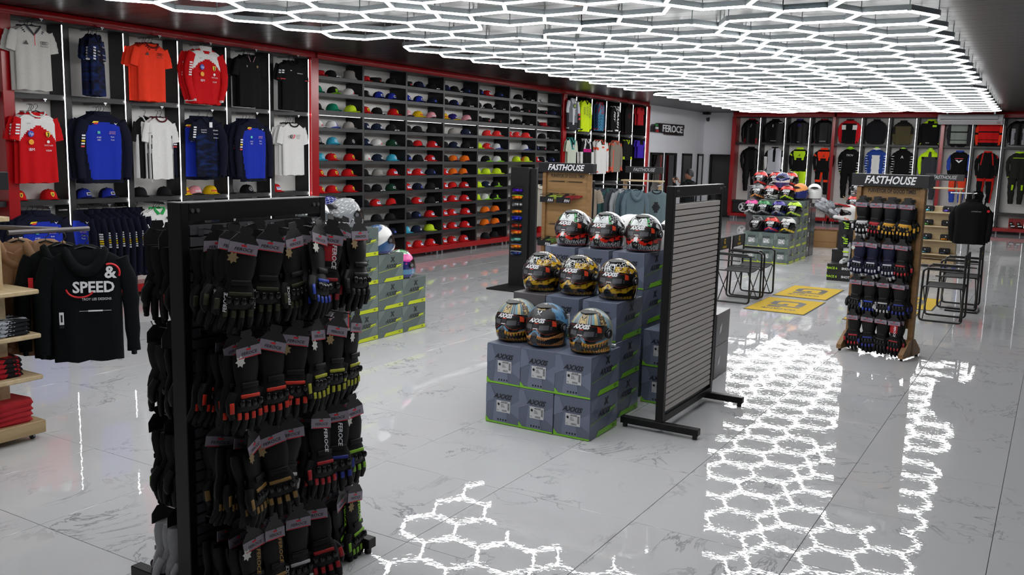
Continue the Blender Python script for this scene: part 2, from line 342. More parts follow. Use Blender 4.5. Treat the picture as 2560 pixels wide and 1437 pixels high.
# ================================================================= WALL SHELVING
def shelving(name, label, loc, rz, L0, L1, divs, dw, rows, depth, back, posts, strips=True, thick=.06, lit=None, plinth=True, top=3.343, brackets=None):
    """local x runs along the wall, local -y faces the shop, front face at y=0"""
    t = thing(name, label, 'shelving', loc, rz)
    g = G(); g.box(((L0+L1)/2, depth+.03, (top+.19)/2), (L1-L0, .04, top-.19)); part('back_panel', g, back, t)
    g = G(); g.box(((L0+L1)/2, depth/2-.012, (top+CZ-.004)/2), (L1-L0+sum(p[1]-p[0] for p in posts), depth+.06, CZ-.004-top), b=.003); part('fascia', g, RED, t, 1)
    for a, b in posts:
        g = G(); g.box(((a+b)/2, depth/2-.012, (top+.19)/2), (b-a, depth+.06, top-.19), b=.003); part('red_post', g, RED, t)
    g = G(); g.box(((L0+L1)/2, depth/2-.012, .14), (L1-L0+sum(p[1]-p[0] for p in posts), depth+.06, .1), b=.003); part('plinth', g, RED, t)
    if posts: g = G(); g.box((L1-.017, depth/2+.002, (top+.19)/2), (.032, depth, top-.192), b=.001); part('divider', g, BLACKP, t)
    zs = [top]+[z for z in rows]+[.19]
    dg = G(); dg.box((dw/2, depth/2+.002, (top+.19)/2), (dw, depth, top-.19-.002), b=.001); dm = dg.mesh('divider', BLACKP)
    for d in divs: obj('divider', dm, t, (d, 0, 0))
    e = [L0]+list(divs)+[L1]
    for z in rows:
        th = thick if not isinstance(z, tuple) else z[1]; zz = z if not isinstance(z, tuple) else z[0]
        for i in range(len(e)-1):
            a = e[i]+(dw if i else 0); b = e[i+1]
            g = G(); g.box(((a+b)/2, depth/2-.001, zz-th/2), (b-a-.002, depth-.006, th), b=.001); part('shelf', g, BLACKP, t)
    g = G(); g.box(((L0+L1)/2, depth/2, top-.012), (L1-L0, depth-.01, .02)); part('top_panel', g, BLACKP, t)
    if strips:
        zz = [top-.02]+[(z if not isinstance(z, tuple) else z[0]) for z in rows]; zb = [(z-thick if not isinstance(z, tuple) else z[0]-z[1]) for z in rows]+[.2]
        for d in divs+([L1-.03] if strips == 2 else []):
            for a, b in zip(zz, zb):
                if a-b < .12: continue
                g = G(); g.box((0, -.007, (a+b)/2), (.011, .010, a-b-.03), b=.003); part('light_strip', g, (STRIP if strips != 3 else mat('dim_strip', (1, 1, 1), .4, emit=.8)), t, loc=(d, 0, 0))
    fm = G(); fm.cyl((0, 0, 0), (0, 0, .09), .022, 12); fm = fm.mesh('foot', CHROME, 40)
    for i in range(len(e)-1):
        for y_ in (.05, depth-.05):
            obj('foot', fm, t, (e[i]+.08, y_, 0)); obj('foot', fm, t, (e[i+1]-.08, y_, 0))
    if brackets:
        for z in brackets:
            for i in range(len(e)-1):
                xc = (e[i]+e[i+1])/2+(dw/2 if i else 0)
                g = G(); g.box((0, depth/2-.09, -.012), (.04, depth+.14, .014)); g.box((0, depth/2-.09, -.026), (.012, depth+.14, .02)); part('hang_bracket', g, CHROME, t, loc=(xc-.03, 0, z))
    return t
RW = pi/2      # left wall: local x -> +Y, local -y -> +X
shelving('shelving_unit', 'black shelving bay with red frame at the left picture edge', (XL, 0, 0), RW, 4.2, 5.84, [5.0], .093, [2.505, 1.30], .28, PANELW, [], brackets=(2.45,))
shelving('shelving_unit', 'red framed black shelving holding racing team shirts, before the cap wall', (XL, 0, 0), RW, 5.97, 10.66, [6.589+.807*i for i in range(5)], .093, [2.51, 1.30], .28, PANELW, [(5.84, 5.97), (10.66, 10.82)], strips=2, brackets=(3.343-.01, 2.455, 1.24))
CAPROWS = [3.09, 2.833, (2.565, .075), 2.293, 2.031, 1.772, 1.518, 1.253, .995, .73, .47]
CAPDIV = [11.909, 13.08, 14.227, 15.41, 16.61, 17.78]
tcap = shelving('cap_shelving', 'large red framed black shelving wall full of caps', (XL, 0, 0), RW, 10.82, 18.97, CAPDIV, .046, CAPROWS, .36, PANELW, [(18.97, 19.136)], strips=False, thick=.055)
e_ = [10.82]+CAPDIV+[18.97]
for i in range(7):
    g = G(); g.box((0, 0, 0), (e_[i+1]-e_[i]-.1, .02, .006)); part('light_strip', g, mat('dim_shelf_light', (1, 1, 1), .5, emit=1.6), tcap, loc=((e_[i]+e_[i+1])/2+.02, .03, 2.483))
shelving('shelving_unit', 'red framed shelving with motocross jerseys beyond the cap wall', (XL, 0, 0), RW, 19.136, 24.0, [19.675+.8368*i for i in range(5)], .09, [2.51, 1.30], .4, BLACKP, [(24.0, 24.15)], strips=2, brackets=(3.343-.01, 2.455))
BD1 = [-8.42, -7.632, -6.877]; BD2 = [-5.343, -4.577, -3.82]; BD3 = [-2.329, -1.557, -.79, -.02, .75]
shelving('shelving_unit', 'jacket shelving section at the far left of the back wall', (0, YB, 0), 0, -9.2, -6.19, BD1, .07, [2.47, .61], .4, PANELW, [(-9.33, -9.2), (-6.19, -6.102)], top=3.28)
shelving('shelving_unit', 'middle jacket shelving section behind the wooden glove stand', (0, YB, 0), 0, -6.102, -3.148, BD2, .07, [2.47, .61], .4, PANELW, [(-3.148, -3.054)], top=3.28)
shelving('shelving_unit', 'right jacket shelving section under the air conditioner', (0, YB, 0), 0, -3.054, 1.5, BD3, .07, [2.47, .61], .4, PANELW, [(1.5, 1.6)], top=3.28, strips=3)
# emblem panel bottom of the first section, red shoe display at right
t = thing('emblem_panel', 'black low panel with white circled X emblem in the back wall shelving', 'panel', (-8.84, YB+.1, .38)); g = G(); g.box((0, 0, 0), (.7, .03, .34)); part('board', g, BLACKP, t)
g = G(); g.tube([(.14*cos(a*pi/12), -.02, .14*sin(a*pi/12)) for a in range(24)], .018, 6, closed=True); part('ring', g, WHITEINK, t); text('X', .22, WHITEINK, t, (0, -.022, 0), bold=.02)
# ================================================================= CLOTHES
def fold(x, t, k, seed, amp): return amp*(sin(x*k+seed)+.6*sin(x*k*1.9+seed*2.3))*(.25+.75*t)
def limb(gb, pts, ra, rb, sq, n=12, mf=None, wr=.06):
    """tapered flattened sleeve or leg with creases"""
    P = [Vector(p) for p in pts]; m = 10; rings = []
    def at(t):
        s = t*(len(P)-1); i = min(int(s), len(P)-2); return P[i].lerp(P[i+1], s-i)
    for i in range(m+1):
        t = i/m; c = at(t); d = (at(min(1, t+.05))-at(max(0, t-.05))).normalized(); u = d.cross(Vector((0, 1, 0))).normalized(); v = Vector((0, 1, 0)); r = ra+(rb-ra)*t
        r *= 1+wr*sin(i*2.4+P[0].x*9)
        rings.append([tuple(c+u*(cos(a)*r)+v*(sin(a)*r*sq)) for a in [2*pi*j/n for j in range(n)]])
    gb.loft(rings, 0, mf=(lambda i, j: mf(i/m, j/n)) if mf else None)
def garment(name, w, h, kind='short', mats=('ffffff',), bf=None, sf=None, neck='crew', thick=.062, seed=1., legs=0, lf=None, flare=0., hang=True, droop=.0, hood=False):
    """hanging top. w: full width with sleeves, h: length. bf(u,v)->material index for the body (u -.5...5 across the body, v 0 top..1 hem, front only True/False)"""
    root = obj(name, None); ms = [m if not isinstance(m, str) else fab(m) for m in mats]
    jkt = thick > .1 and not hood
    bw = w*(.68 if kind == 'short' else (.80 if jkt else .70) if kind == 'long' else .9); hh = h if not legs else h*.5
    n = 32 if bf is None else 72; R = []
    prof = [(0, .17), (.02, .21), (.06, .33), (.12, .44), (.2, .49), (.26, .49)] if jkt else [(0, .20), (.02, .25), (.05, .37), (.085, .47), (.13, .51), (.26, .49)]
    def hw(t):
        if t >= .26: return bw*(.49+flare*(t-.2)-(.03*sin((t-.26)*4) if jkt else 0)) if not legs else bw*(.5-.10*sin((t-.2)/.8*pi))
        for (a, x), (b, y) in zip(prof, prof[1:]):
            if t <= b: return bw*(x+(y-x)*(t-a)/(b-a))
    ts = [0, .02, .05, .085, .13, .2]+[.2+.8*(i+1)/10 for i in range(10)] if bf is None else [0, .02]+[.02+.98*(i+1)/40 for i in range(40)]
    for t in ts:
        a_ = hw(t); d_ = thick*(.35+.65*min(1, t/.12))*(.9+.1*t)/2; ring = []
        for j in range(n):
            an = 2*pi*j/n; cx, sy = cos(an), sin(an)
            x = a_*(abs(cx)**.7)*(1 if cx > 0 else -1); y = d_*(abs(sy)**.8)*(1 if sy > 0 else -1)
            y += fold(x/bw*2, t, 5.5, seed, .012*(1 if t > .15 else .1))
            z = -t*hh+(0 if t < .98 else .006*sin(x*40+seed))
            if t < .03: z -= .02*hh*(1-abs(x)/(hw(0)+1e-6))*(1 if sy < 0 else .3)
            ring.append((x, y, z))
        R.append(ring)
    def mf(i, j):
        a, b = R[i][j], R[min(i+1, len(R)-1)][(j+1) % n]; u = (a[0]+b[0])/2/bw; v = -(a[2]+b[2])/2/hh; return bf(u, v) if bf else 0
    gb = G(); gb.loft(R, 0, cap0=False, mf=mf); part('body', gb, ms, root, 60)
    if kind != 'none':
        for s_ in (-1, 1):
            gb = G(); x0 = s_*bw*.455
            if kind == 'short': limb(gb, [(x0, 0, -.10*hh), (s_*w*.385, 0, -.25*hh), (s_*w*.425, 0, -.40*hh)], .10*w, .088*w, .38*thick/.075*.9, mf=sf)
            else:
                e = w*.5-.075*w
                limb(gb, [(x0*(.8 if jkt else 1), 0, -(.16 if jkt else .10)*hh), (s_*e, -.005, -.33*hh), (s_*e*1.02, -.015, -.6*hh), (s_*(e-droop*w), -.02, -.93*hh)], .10*w, .066*w, .5, mf=sf, wr=.08)
                gb.tube([(s_*(e-droop*w), -.02, -.92*hh), (s_*(e-droop*w), -.02, -.96*hh)], .06*w, 10, min(1, len(ms)-1), ry=.5)
            part('sleeve', gb, ms, root, 60)
    if legs:
        for s_ in (-1, 1):
            gb = G(); limb(gb, [(s_*bw*.22, 0, -hh*.93), (s_*bw*.25, -.01, -h*.72), (s_*bw*.22, 0, -h*.99)], bw*.24, bw*.13, .45, mf=lf, wr=.07); part('trouser_leg', gb, ms, root, 60)
    cw = bw*.2; gb = G()
    if neck == 'polo':
        for s_ in (-1, 1): gb.prism([(s_*cw*.95, -.028, .004), (s_*cw*1.15, -.03, -.02), (s_*cw*.55, -.04, -.085), (0.0, -.04, -.07)][::s_], (0, .012, 0), min(1, len(ms)-1))
        gb.tube([(cw*cos(a), -.02+.03*sin(a), .004-.01*(1-abs(cos(a)))) for a in [pi*i/8 for i in range(9)]], .012, 6, min(1, len(ms)-1))
        part('collar', gb, ms, root)
    elif neck == 'stand':
        gb.loft([[(cw*1.05*cos(a), .03*sin(a), z) for a in [2*pi*i/16 for i in range(16)]] for z in (-.03, .03)], min(1, len(ms)-1), cap0=False, cap1=False); part('collar', gb, ms, root, 60)
    elif neck in ('crew', 'v'):
        dz = -.055 if neck == 'crew' else -.1; P = []
        for i in range(9):
            a = pi*i/8; x = cw*1.05*cos(a); z = dz*(sin(a) if neck == 'crew' else 1-abs(cos(a))); P.append((x, -.026-.012*sin(a), z))
        for i in range(1, 8): a = pi+pi*i/8; P.append((cw*1.05*cos(a), .022, .0))
        gb.tube(P, .010, 6, min(1, len(ms)-1), closed=True); part('collar', gb, ms, root, 60)
    if hood:
        gb = G(); 
        rings = []
        for i in range(7):
            t = i/6; a_ = cw*(1.25+.35*sin(pi*t)); dep = .05+.05*sin(pi*t)
            rings.append([(a_*cos(q), .02+dep*sin(q), .03-.16*t*(1 if sin(q) < 0 else .5)) for q in [2*pi*j/16 for j in range(16)]])
        P = []
        for i in range(17):
            a = -pi*.08+pi*1.16*i/16; P.append((cw*1.35*cos(a), -.045-.02*sin(a), -.005-.15*max(0, sin(a))**1.4))
        gb.tube(P, [.02+.018*sin(pi*i/16) for i in range(17)], 8, 0)
        gb.ball((0, .04, -.05), (cw*1.25, .05, .075), 12, 0)
        part('hood', gb, ms, root, 60)
    if hang:
        gb = G(); q = bw*.36
        gb.tube([(-q, 0, -.05), (-q*.5, 0, -.012), (0, 0, .012), (q*.5, 0, -.012), (q, 0, -.05)], .006, 6)
        gb.tube([(0, 0, .012), (0, 0, .035)]+[(.022*sin(a)+0, 0, .062-.026*cos(a)) for a in [pi*i/7*1.35 for i in range(1, 8)]], .003, 5)
        part('hanger', gb, WIRE, root, 60)
    return root
GAR = {}
def put(root, label, cat, loc, rz, group=None, rx=0.):
    root['label'] = label; root['category'] = cat; root.location = loc; root.rotation_euler = (rx, 0, rz)
    if group: root['group'] = group
    return root
def decal(parent, pts, m, z=-.045, th=.003, name='printed_mark'):
    g = G(); g.prism([(x, z, y) for x, y in pts][::-1], (0, -th, 0)); return part(name, g, m, parent)
def rect(cx, cy, w_, h_, sk=0.): return [(cx-w_/2-sk, cy-h_/2), (cx+w_/2-sk, cy-h_/2), (cx+w_/2+sk, cy+h_/2), (cx-w_/2+sk, cy+h_/2)]
def circ(cx, cy, r, n=14, ry=None): return [(cx+r*cos(2*pi*i/n), cy+(ry or r)*sin(2*pi*i/n)) for i in range(n)]
def shield(cx, cy, s_): return [(cx-s_*.4, cy+s_*.5), (cx-s_*.42, cy), (cx-s_*.25, cy-s_*.35), (cx, cy-s_*.55), (cx+s_*.25, cy-s_*.35), (cx+s_*.42, cy), (cx+s_*.4, cy+s_*.5)]
def tx(root, s_, size, m, x, z, y=-.049, **k): return text(s_, size, m, root, (x, y, z), **k)
# ================================================================= TEAM SHIRTS ON THE LEFT WALL
RD, WH, NV, RB, BK, OR, YL = 'c40d14', 'dfdedc', '0b0f22', '1a30a8', '0b0b0d', 'f03c22', 'e8c010'
def streak(name, c1, c2):
    if name in MATS: return MATS[name]
    m = mat(name, c1, .85, spec=.2); nt = m.node_tree; N = nt.nodes; L = nt.links; b = N['Principled BSDF']
    tc = N.new('ShaderNodeTexCoord'); mp = N.new('ShaderNodeMapping'); mp.inputs['Scale'].default_value = (5, 5, 16); mp.inputs['Rotation'].default_value = (0, .7, 0)
    n = N.new('ShaderNodeTexNoise'); n.inputs['Scale'].default_value = 1.; n.inputs['Detail'].default_value = 5; r = N.new('ShaderNodeValToRGB')
    r.color_ramp.elements[0].position = .45; r.color_ramp.elements[1].position = .75; r.color_ramp.elements[0].color = (*hx(c1), 1); r.color_ramp.elements[1].color = (*hx(c2), 1)
    L.new(tc.outputs['Object'], mp.inputs[0]); L.new(mp.outputs[0], n.inputs['Vector']); L.new(n.outputs[0], r.inputs[0]); L.new(r.outputs[0], b.inputs['Base Color']); return m
NVS = streak('navy_streaked_fabric', '090d20', '16306e')
def team_marks(r, w_, h_, dark=False):
    pass
def yoke(u, v): return 1 if (.035 < v < .20+.75*u*u+.05*abs(u) and abs(u) > .1) or (.1 < v < .2+.75*u*u) else 0
def f_red(r):
    decal(r, circ(-.1, -.245, .035), mat('print_blue', '2340b0', .5)); tx(r, 'hp', .05, WHITEINK, -.1, -.245, -.053, shear=.2)
    decal(r, shield(.1, -.25, .06), mat('print_yellow', 'f0d010', .5)); decal(r, [(.09, -.27), (.1, -.28), (.108, -.262), (.112, -.24), (.1, -.222), (.093, -.235), (.1, -.25)], BLACKINK, z=-.048)
    decal(r, circ(-.1, -.335, .03), mat('print_amber', 'f0a010', .5)); tx(r, 'IBM', .045, WHITEINK, -.1, -.42); tx(r, 'puma', .018, BLACKINK, -.12, -.13)
    decal(r, circ(.1, -.33, .017), WHITEINK); tx(r, 'UniCredit', .026, WHITEINK, .1, -.37); tx(r, 'VGW', .03, WHITEINK, .1, -.43)
def bull(r, s_=1):
    decal(r, rect(-.13, -.1, .07, .022, .01), mat('print_yellow', 'f0d010', .5)); decal(r, rect(-.125, -.115, .05, .02, .01), mat('print_red', 'd01020', .5), z=-.048)
    decal(r, [(.12, -.1), (.14, -.125), (.165, -.1), (.145, -.112)], WHITEINK)
    decal(r, rect(-.09, -.22, .035, .03), mat('print_teal', '50c0b0', .5)); tx(r, 'ORACLE', .022, mat('print_pink', 'd8a0b0', .6), .09, -.21); tx(r, 'RED BULL', .02, mat('print_pink', 'd8a0b0', .6), .09, -.23)
    for x, z, s2 in ((-.09, -.28, 'BYBIT'), (-.09, -.31, 'HRC'), (.09, -.27, 'Rokt'), (.09, -.305, 'Ford')): tx(r, s2, .024, WHITEINK, x, z)
def sleeve_marks(r, w_, side=-1, n=5, z0=-.24, long=False, cols=('e6e6ea', 'e6e6ea', 'f0d010', 'e6e6ea', 'd84040')):
    for i in range(n):
        decal(r, rect(side*w_*(.40 if long else .415)+.004*i*side, z0-i*.032, .045, .018), mat('print_'+cols[i % len(cols)], cols[i % len(cols)], .6), z=-.055)
def esign(r, items):
    for s2, z, x, sz in items: tx(r, s2, sz, WHITEINK, x, z)
LAB = 'on the %s rail of the %s team shirt bay'
def hangrow(r, label, cat, y, zt, rz=pi/2, n=2, x=-9.93, dx=-.047):
    put(r, label, cat, (x, y, zt), rz); a, _, b = label.partition(', ')
    for i in range(n):
        copy_tree(r, (x+dx*(i+1), y+random.uniform(-.03, .01), zt+random.uniform(-.006, .006)), rz+random.uniform(-.12, .05), '%s, %s behind the front, %s' % (' '.join(a.split()[:5]), ('first', 'second', 'third', 'fourth')[i], b), 'shirts behind the front one, '+b)
OR_ = ['first', 'second', 'third', 'fourth', 'fifth', 'sixth']
up = lambda i: 'top row, %s bay' % OR_[i]; dn = lambda i: 'second row, %s bay' % OR_[i]
# row 1
r = garment('polo_shirt', .60, .70, 'short', ('b9b7b2', '3a3c44', 'b01822'), lambda u, v: 1 if abs(abs(u)-.36+v) < .02 and v < .12 else 0, neck='v', seed=.3)
decal(r, rect(0, -.15, .006, .13), mat('print_red', 'd01020', .5)); decal(r, [(-.13, -.21), (-.1, -.165), (-.075, -.21)], BLACKINK)
for i in range(4): g = G(); g.tube([(.075+.02*i+.016*cos(a*pi/6), -.052, -.18+.016*sin(a*pi/6)) for a in range(12)], .002, 4, closed=True); part('ring_mark', g, BLACKINK, r)
tx(r, 'Revolut', .03, BLACKINK, .105, -.215)
hangrow(r, 'light grey collarless polo with red zip, '+up(0), 'shirt', 6.14, 3.235, n=3)
r = garment('team_shirt', .56, .70, 'short', (NVS, NV), None, neck='polo', seed=1.2); sleeve_marks(r, .56, -1, 5, -.16, cols=('e6e6ea',)*2); sleeve_marks(r, .5, -1, 5, -.16, cols=('e6e6ea',)*2)
esign(r, [('WILLIAMS', -.13, .09, .022), ('KRAKEN', -.19, -.07, .02), ('atlassian', -.22, .09, .025), ('santander', -.27, .1, .025), ('Duracell', -.31, .1, .025), ('komatsu', -.23, -.07, .022)])
hangrow(r, 'navy streaked team polo turned half sideways, '+up(1), 'shirt', 6.93, 3.225, pi/2+.62, 4, dx=-.04)
r = garment('team_shirt', .61, .71, 'short', (OR, '5a1a18'), lambda u, v: 1 if abs(abs(u)-.30+v*1.6) < .02 and v < .14 else 0, neck='crew', seed=2.2)
decal(r, [(-.12, -.15), (-.09, -.11), (-.07, -.15)], BLACKINK)
for i in range(4): g = G(); g.tube([(.055+.02*i+.016*cos(a*pi/6), -.052, -.13+.016*sin(a*pi/6)) for a in range(12)], .002, 4, closed=True); part('ring_mark', g, BLACKINK, r)
tx(r, 'Revolut', .03, BLACKINK, .085, -.165)
hangrow(r, 'bright orange red team tee, '+up(2), 'shirt', 7.69, 3.215, n=3)
r = garment('team_sweatshirt', .70, .72, 'long', (RD, WH), yoke, lambda s_, a: 1 if (.0 < a < .35 and s_ < .9) else 0, neck='stand', seed=3.1, droop=.1); f_red(r); sleeve_marks(r, .72, -1, 6, -.2, True, ('e6e6ea',))
hangrow(r, 'red and white long sleeved racing sweatshirt with badges, '+up(3), 'sweatshirt', 8.54, 3.24, n=2)
r = garment('polo_shirt', .60, .70, 'short', (BK, BK), None, neck='polo', seed=4.4); decal(r, [(-.1, -.14), (-.09, -.17), (-.08, -.14), (-.09, -.15)], WHITEINK); decal(r, shield(.1, -.15, .035), mat('print_gold', '8a6a30', .5)); decal(r, rect(-.045, -.05, .006, .08, -.02), mat('print_pink', 'd8a0b0', .6)); decal(r, rect(.045, -.05, .006, .08, .02), mat('print_pink', 'd8a0b0', .6))
hangrow(r, 'black polo with striped collar edge, '+up(4), 'shirt', 9.31, 3.23, n=3)
r = garment('team_shirt', .66, .71, 'short', (BK, BK, '8a1018'), None, neck='crew', seed=5.0); decal(r, rect(-.08, -.14, .03, .01), WHITEINK); tx(r, 'motorsport', .024, WHITEINK, .1, -.17)
for s_ in (-1, 1): decal(r, rect(s_*.25, -.27, .1, .008, 0), mat('print_red', 'd01020', .5), z=-.05)
sleeve_marks(r, .6, -1, 2, -.15)
hangrow(r, 'black team tee with red sleeve piping, '+up(5), 'shirt', 10.15, 3.23, n=2)
# row 2
r = garment('team_shirt', .62, .79, 'short', (RD, WH), yoke, lambda s_, a: 1 if .05 < a < .3 else 0, neck='crew', seed=6.1, flare=.06); f_red(r); sleeve_marks(r, .6, -1, 4, -.15, cols=('e6e6ea',))
hangrow(r, 'red and white short sleeved racing jersey with badges, '+dn(0), 'jersey', 6.14, 2.30, n=3)
rb_ = lambda u, v: 1 if v < .11+.15*abs(u) or abs(u) > .40+.05*sin(v*4) or v > .95 else 0
r = garment('half_zip_top', .76, .82, 'long', (RB, NV), rb_, lambda s_, a: 1, neck='stand', seed=7.7, droop=.02); bull(r); sleeve_marks(r, .74, -1, 5, -.26, True)
hangrow(r, 'royal blue and navy half zip team top, '+dn(1), 'sweatshirt', 6.97, 2.315, n=3)
PRO = r
r = garment('team_shirt', .54, .77, 'short', (BK, 'd0d0d0'), lambda u, v: 1 if abs(abs(u)-.46) < .03 and v > .3 else 0, neck='v', seed=8.2)
put(r, 'black team tee with side piping beside the white one, '+dn(2), 'shirt', (-10.03, 7.63, 2.31), pi/2+.3)
r = garment('team_shirt', .56, .78, 'short', (WH, '5a2028', BK), lambda u, v: 2 if abs(abs(u)-.44+.12*max(0, .6-v)) < .013 and v > .3 else 0, lambda s_, a: 1 if s_ > .93 else 0, neck='crew', seed=8.8); tx(r, 'pirelli', .022, BLACKINK, -.2, -.2)
hangrow(r, 'white tee with dark red piping, '+dn(2), 'shirt', 7.79, 2.31, n=1)
r = garment('team_shirt', .62, .79, 'short', (NVS, NV), lambda u, v: 1 if v < .3 else 0, lambda s_, a: 1, neck='polo', seed=9.5); sleeve_marks(r, .6, -1, 5, -.14, cols=('e6e6ea',))
esign(r, [('santander', -.17, -.1, .025), ('Stephens', -.2, -.1, .025), ('atlassian', -.17, .1, .03), ('Duracell', -.22, .1, .024), ('komatsu', -.27, .1, .024)]); decal(r, rect(0.01, -.1, .05, .07), WHITEINK, z=-.056)
put(r, 'navy streaked team polo with paper tag, '+dn(3), 'shirt', (-9.93, 8.54, 2.345), pi/2)
copy_tree(PRO, (-10.03, 8.47, 2.33), pi/2-.5, 'navy sleeved team top showing a printed sleeve left of the tagged navy polo')
c = copy_tree(PRO, (-9.93, 9.36, 2.33), pi/2+.06, 'royal blue and navy half zip team top, '+dn(4)); c.scale = (.98, 1, 1.04)
for i in range(3): c = copy_tree(PRO, (-9.98-.045*i, 9.32-.02*i, 2.33), pi/2, 'royal blue and navy half zip top, %s behind the front one, second row, fifth bay' % OR_[i], 'half zip tops in the fifth bay')
r = garment('team_shirt', .65, .77, 'short', (WH, BK), None, lambda s_, a: 0, neck='crew', seed=11.); decal(r, rect(-.075, -.2, .05, .05), BLACKINK, z=-.052); decal(r, rect(-.035, -.2, .04, .05, .01), mat('print_red', 'd01020', .5), z=-.0535); tx(r, 'GR', .05, WHITEINK, -.06, -.2, -.058)
for i, s2 in enumerate(('TOYOTA', 'GAZOO', 'Racing')): tx(r, s2, .024, BLACKINK, .06, -.18-.022*i)
hangrow(r, 'white tee with red and black chest print, '+dn(5), 'shirt', 10.14, 2.33, n=3)
# row 3
c = copy_tree(PRO, (-9.97, 6.17, 1.16), pi/2, 'royal blue and navy team jacket in the lower bay above the hoodie rack'); 
for i in range(3): copy_tree(PRO, (-10.0-.045*i, 6.12-.03*i, 1.16), pi/2, 'navy team jacket, %s behind the royal blue one, lower left bay' % OR_[i], 'team jackets in the lower left bay')
g = G(); g.cyl((0, -.55, 0), (0, .45, 0), .012, 10)
t = obj('hanging_rail', g.mesh('hanging_rail', DARKST, 40), None, (-10.12, 7.02, 1.175), label='steel rail under the cap shelf carrying navy jackets', cat='rail')
r = garment('team_jacket', .46, .80, 'long', (RB, NV), rb_, lambda s_, a: 1, neck='stand', seed=12., thick=.09); bull(r); put(r, 'first navy and royal blue jacket of the sideways hanging row', 'jacket', (-10.06, 6.68, 1.14), .42)
r = garment('team_jacket', .50, .82, 'long', (NV, NV), None, None, neck='stand', seed=12.6, thick=.09)
for k in range(7): decal(r, rect(.185+.002*k, -.26-.028*k, .05, .017), mat('print_'+('f0d010' if k in (3, 4) else 'e6e6ea'), 'f0d010' if k in (3, 4) else 'e6e6ea', .6), z=-.058)
put(r, 'navy team jacket hanging sideways, next to the royal blue one', 'jacket', (-10.05, 6.80, 1.14), .5, 'navy jackets hanging sideways'); 
for i in range(7): copy_tree(r, (-10.05+random.uniform(-.015, .015), 6.80+.095*(i+1), 1.14+random.uniform(-.01, .01)), .5+random.uniform(-.1, .1), 'navy team jacket hanging sideways, %s after the first in the crowded row' % (OR_+['seventh'])[i])
r = garment('polo_shirt', .55, .62, 'short', (WH, '2a9a4a'), None, lambda s_, a: 1 if s_ > .9 else 0, neck='polo', seed=13.); decal(r, [(-.09, -.13), (-.08, -.16), (-.07, -.13), (-.08, -.14)], BLACKINK); decal(r, shield(.1, -.13, .035), BLACKINK)
hangrow(r, 'white polo with green sleeve hems, lower third bay', 'shirt', 7.72, 1.16, n=2)
r = garment('polo_shirt', .6, .62, 'short', (BK, BK), None, neck='polo', seed=13.); put(r, 'black polo behind the white polos, lower third bay', 'shirt', (-10.22, 7.6, 1.15), pi/2)
for y, nm in ((8.5, 'fourth'), (9.36, 'fifth'), (10.1, 'sixth')):
    r = garment('team_shirt', .6, .8, 'short', (NV if y < 9 else BK, BK), None, neck='crew', seed=y); put(r, 'dark team tee hanging in the lower %s bay behind the glove rack' % nm, 'shirt', (-10., y, 1.16), pi/2)
# ---------------- motocross jerseys (third section)
def mj(name, w_, h_, kind, mats_, bf, y, zt, label, sf=None, n=1, rz=pi/2, neck='v', **k):
    r = garment(name, w_, h_, kind, mats_, bf, sf, neck=neck, **k); put(r, label, 'jersey', (-9.97, y, zt), rz)
    for i in range(n): copy_tree(r, (-10.05-.06*i, y-.03*i, zt), rz, 'jersey %s behind the %s' % (('first', 'second')[i], label.split(', ')[0])+', '+label.split(', ')[1], 'jerseys behind '+label[:24])
    return r
q1 = 'upper motocross row'; q2 = 'lower motocross row'
r = mj('jersey', .66, .73, 'long', ('6f7378', 'cfd2d6', '2c2e33'), lambda u, v: 1 if abs(u) < .25-.25*v else (2 if v > .75 else 0), 19.3, 3.25, 'grey and white jersey with green chest badge, '+q1, lambda s_, a: 1 if s_ < .5 else 2, n=0); decal(r, circ(0, -.17, .08, ry=.06), mat('print_dkgreen', '22301a', .5)); decal(r, circ(0, -.17, .035), mat('print_lime', '9ac030', .5), z=-.05)
for i in range(2): decal(r, rect(.24, -.36-.1*i, .09, .05, .02), mat('print_red', 'd01020', .5), z=-.055)
r = mj('jersey', .57, .74, 'long', ('d6f020', BK), None, 19.98, 3.25, 'neon yellow jersey with black lettering, '+q1, n=1)
for i, s2 in enumerate(('FOX', 'RACE', 'FLEXAIR')): text(s2, .11, BLACKINK, r, (-.17+.14*i, -.055, -.25), (pi/2, pi/2, 0), shear=.3, sx=.8)
r = mj('jersey', .46, .70, 'long', ('1b3350', 'a02028', '4d93b8'), lambda u, v: int((u*20+v*30) % 3 > 1)*2 if v > .4 else (1 if int(u*9+v*7) % 2 else 2), 20.8, 3.25, 'red and blue patterned jersey, '+q1)
r = mj('jersey', .58, .66, 'long', (BK, WH), None, 21.67, 3.19, 'black jersey with white vertical script, '+q1); text('THRASH', .15, WHITEINK, r, (.05, -.055, -.24), (pi/2, pi/2, 0), shear=.3, bold=.004); text('FIST', .13, WHITEINK, r, (-.16, -.055, -.24), (pi/2, pi/2, 0), shear=.3, bold=.004); decal(r, rect(.02, -.6, .2, .04), WHITEINK)
r = mj('jersey', .45, .76, 'long', (BK, '3a1416'), lambda u, v: 1 if .3 < v < .45 and abs(u) < .3 else 0, 22.5, 3.27, 'black jersey with dull red chest patch, '+q1)
r = mj('jersey', .5, .49, 'short', ('a81a22', '7c1218'), None, 23.3, 3.27, 'short red top, '+q1)
r = mj('jersey', .62, .80, 'short', ('c4ccbc', '3fa79a', '0e2a30'), lambda u, v: 2 if v < .28 and abs(u) < .3-.7*v else (1 if v < .33 and abs(u) < .4-.7*v else 0), 19.31, 2.34, 'cream and mint jersey with dark chest panel, '+q2); decal(r, circ(0, -.2, .05), mat('print_silver', 'a0a8a8', .5)); 
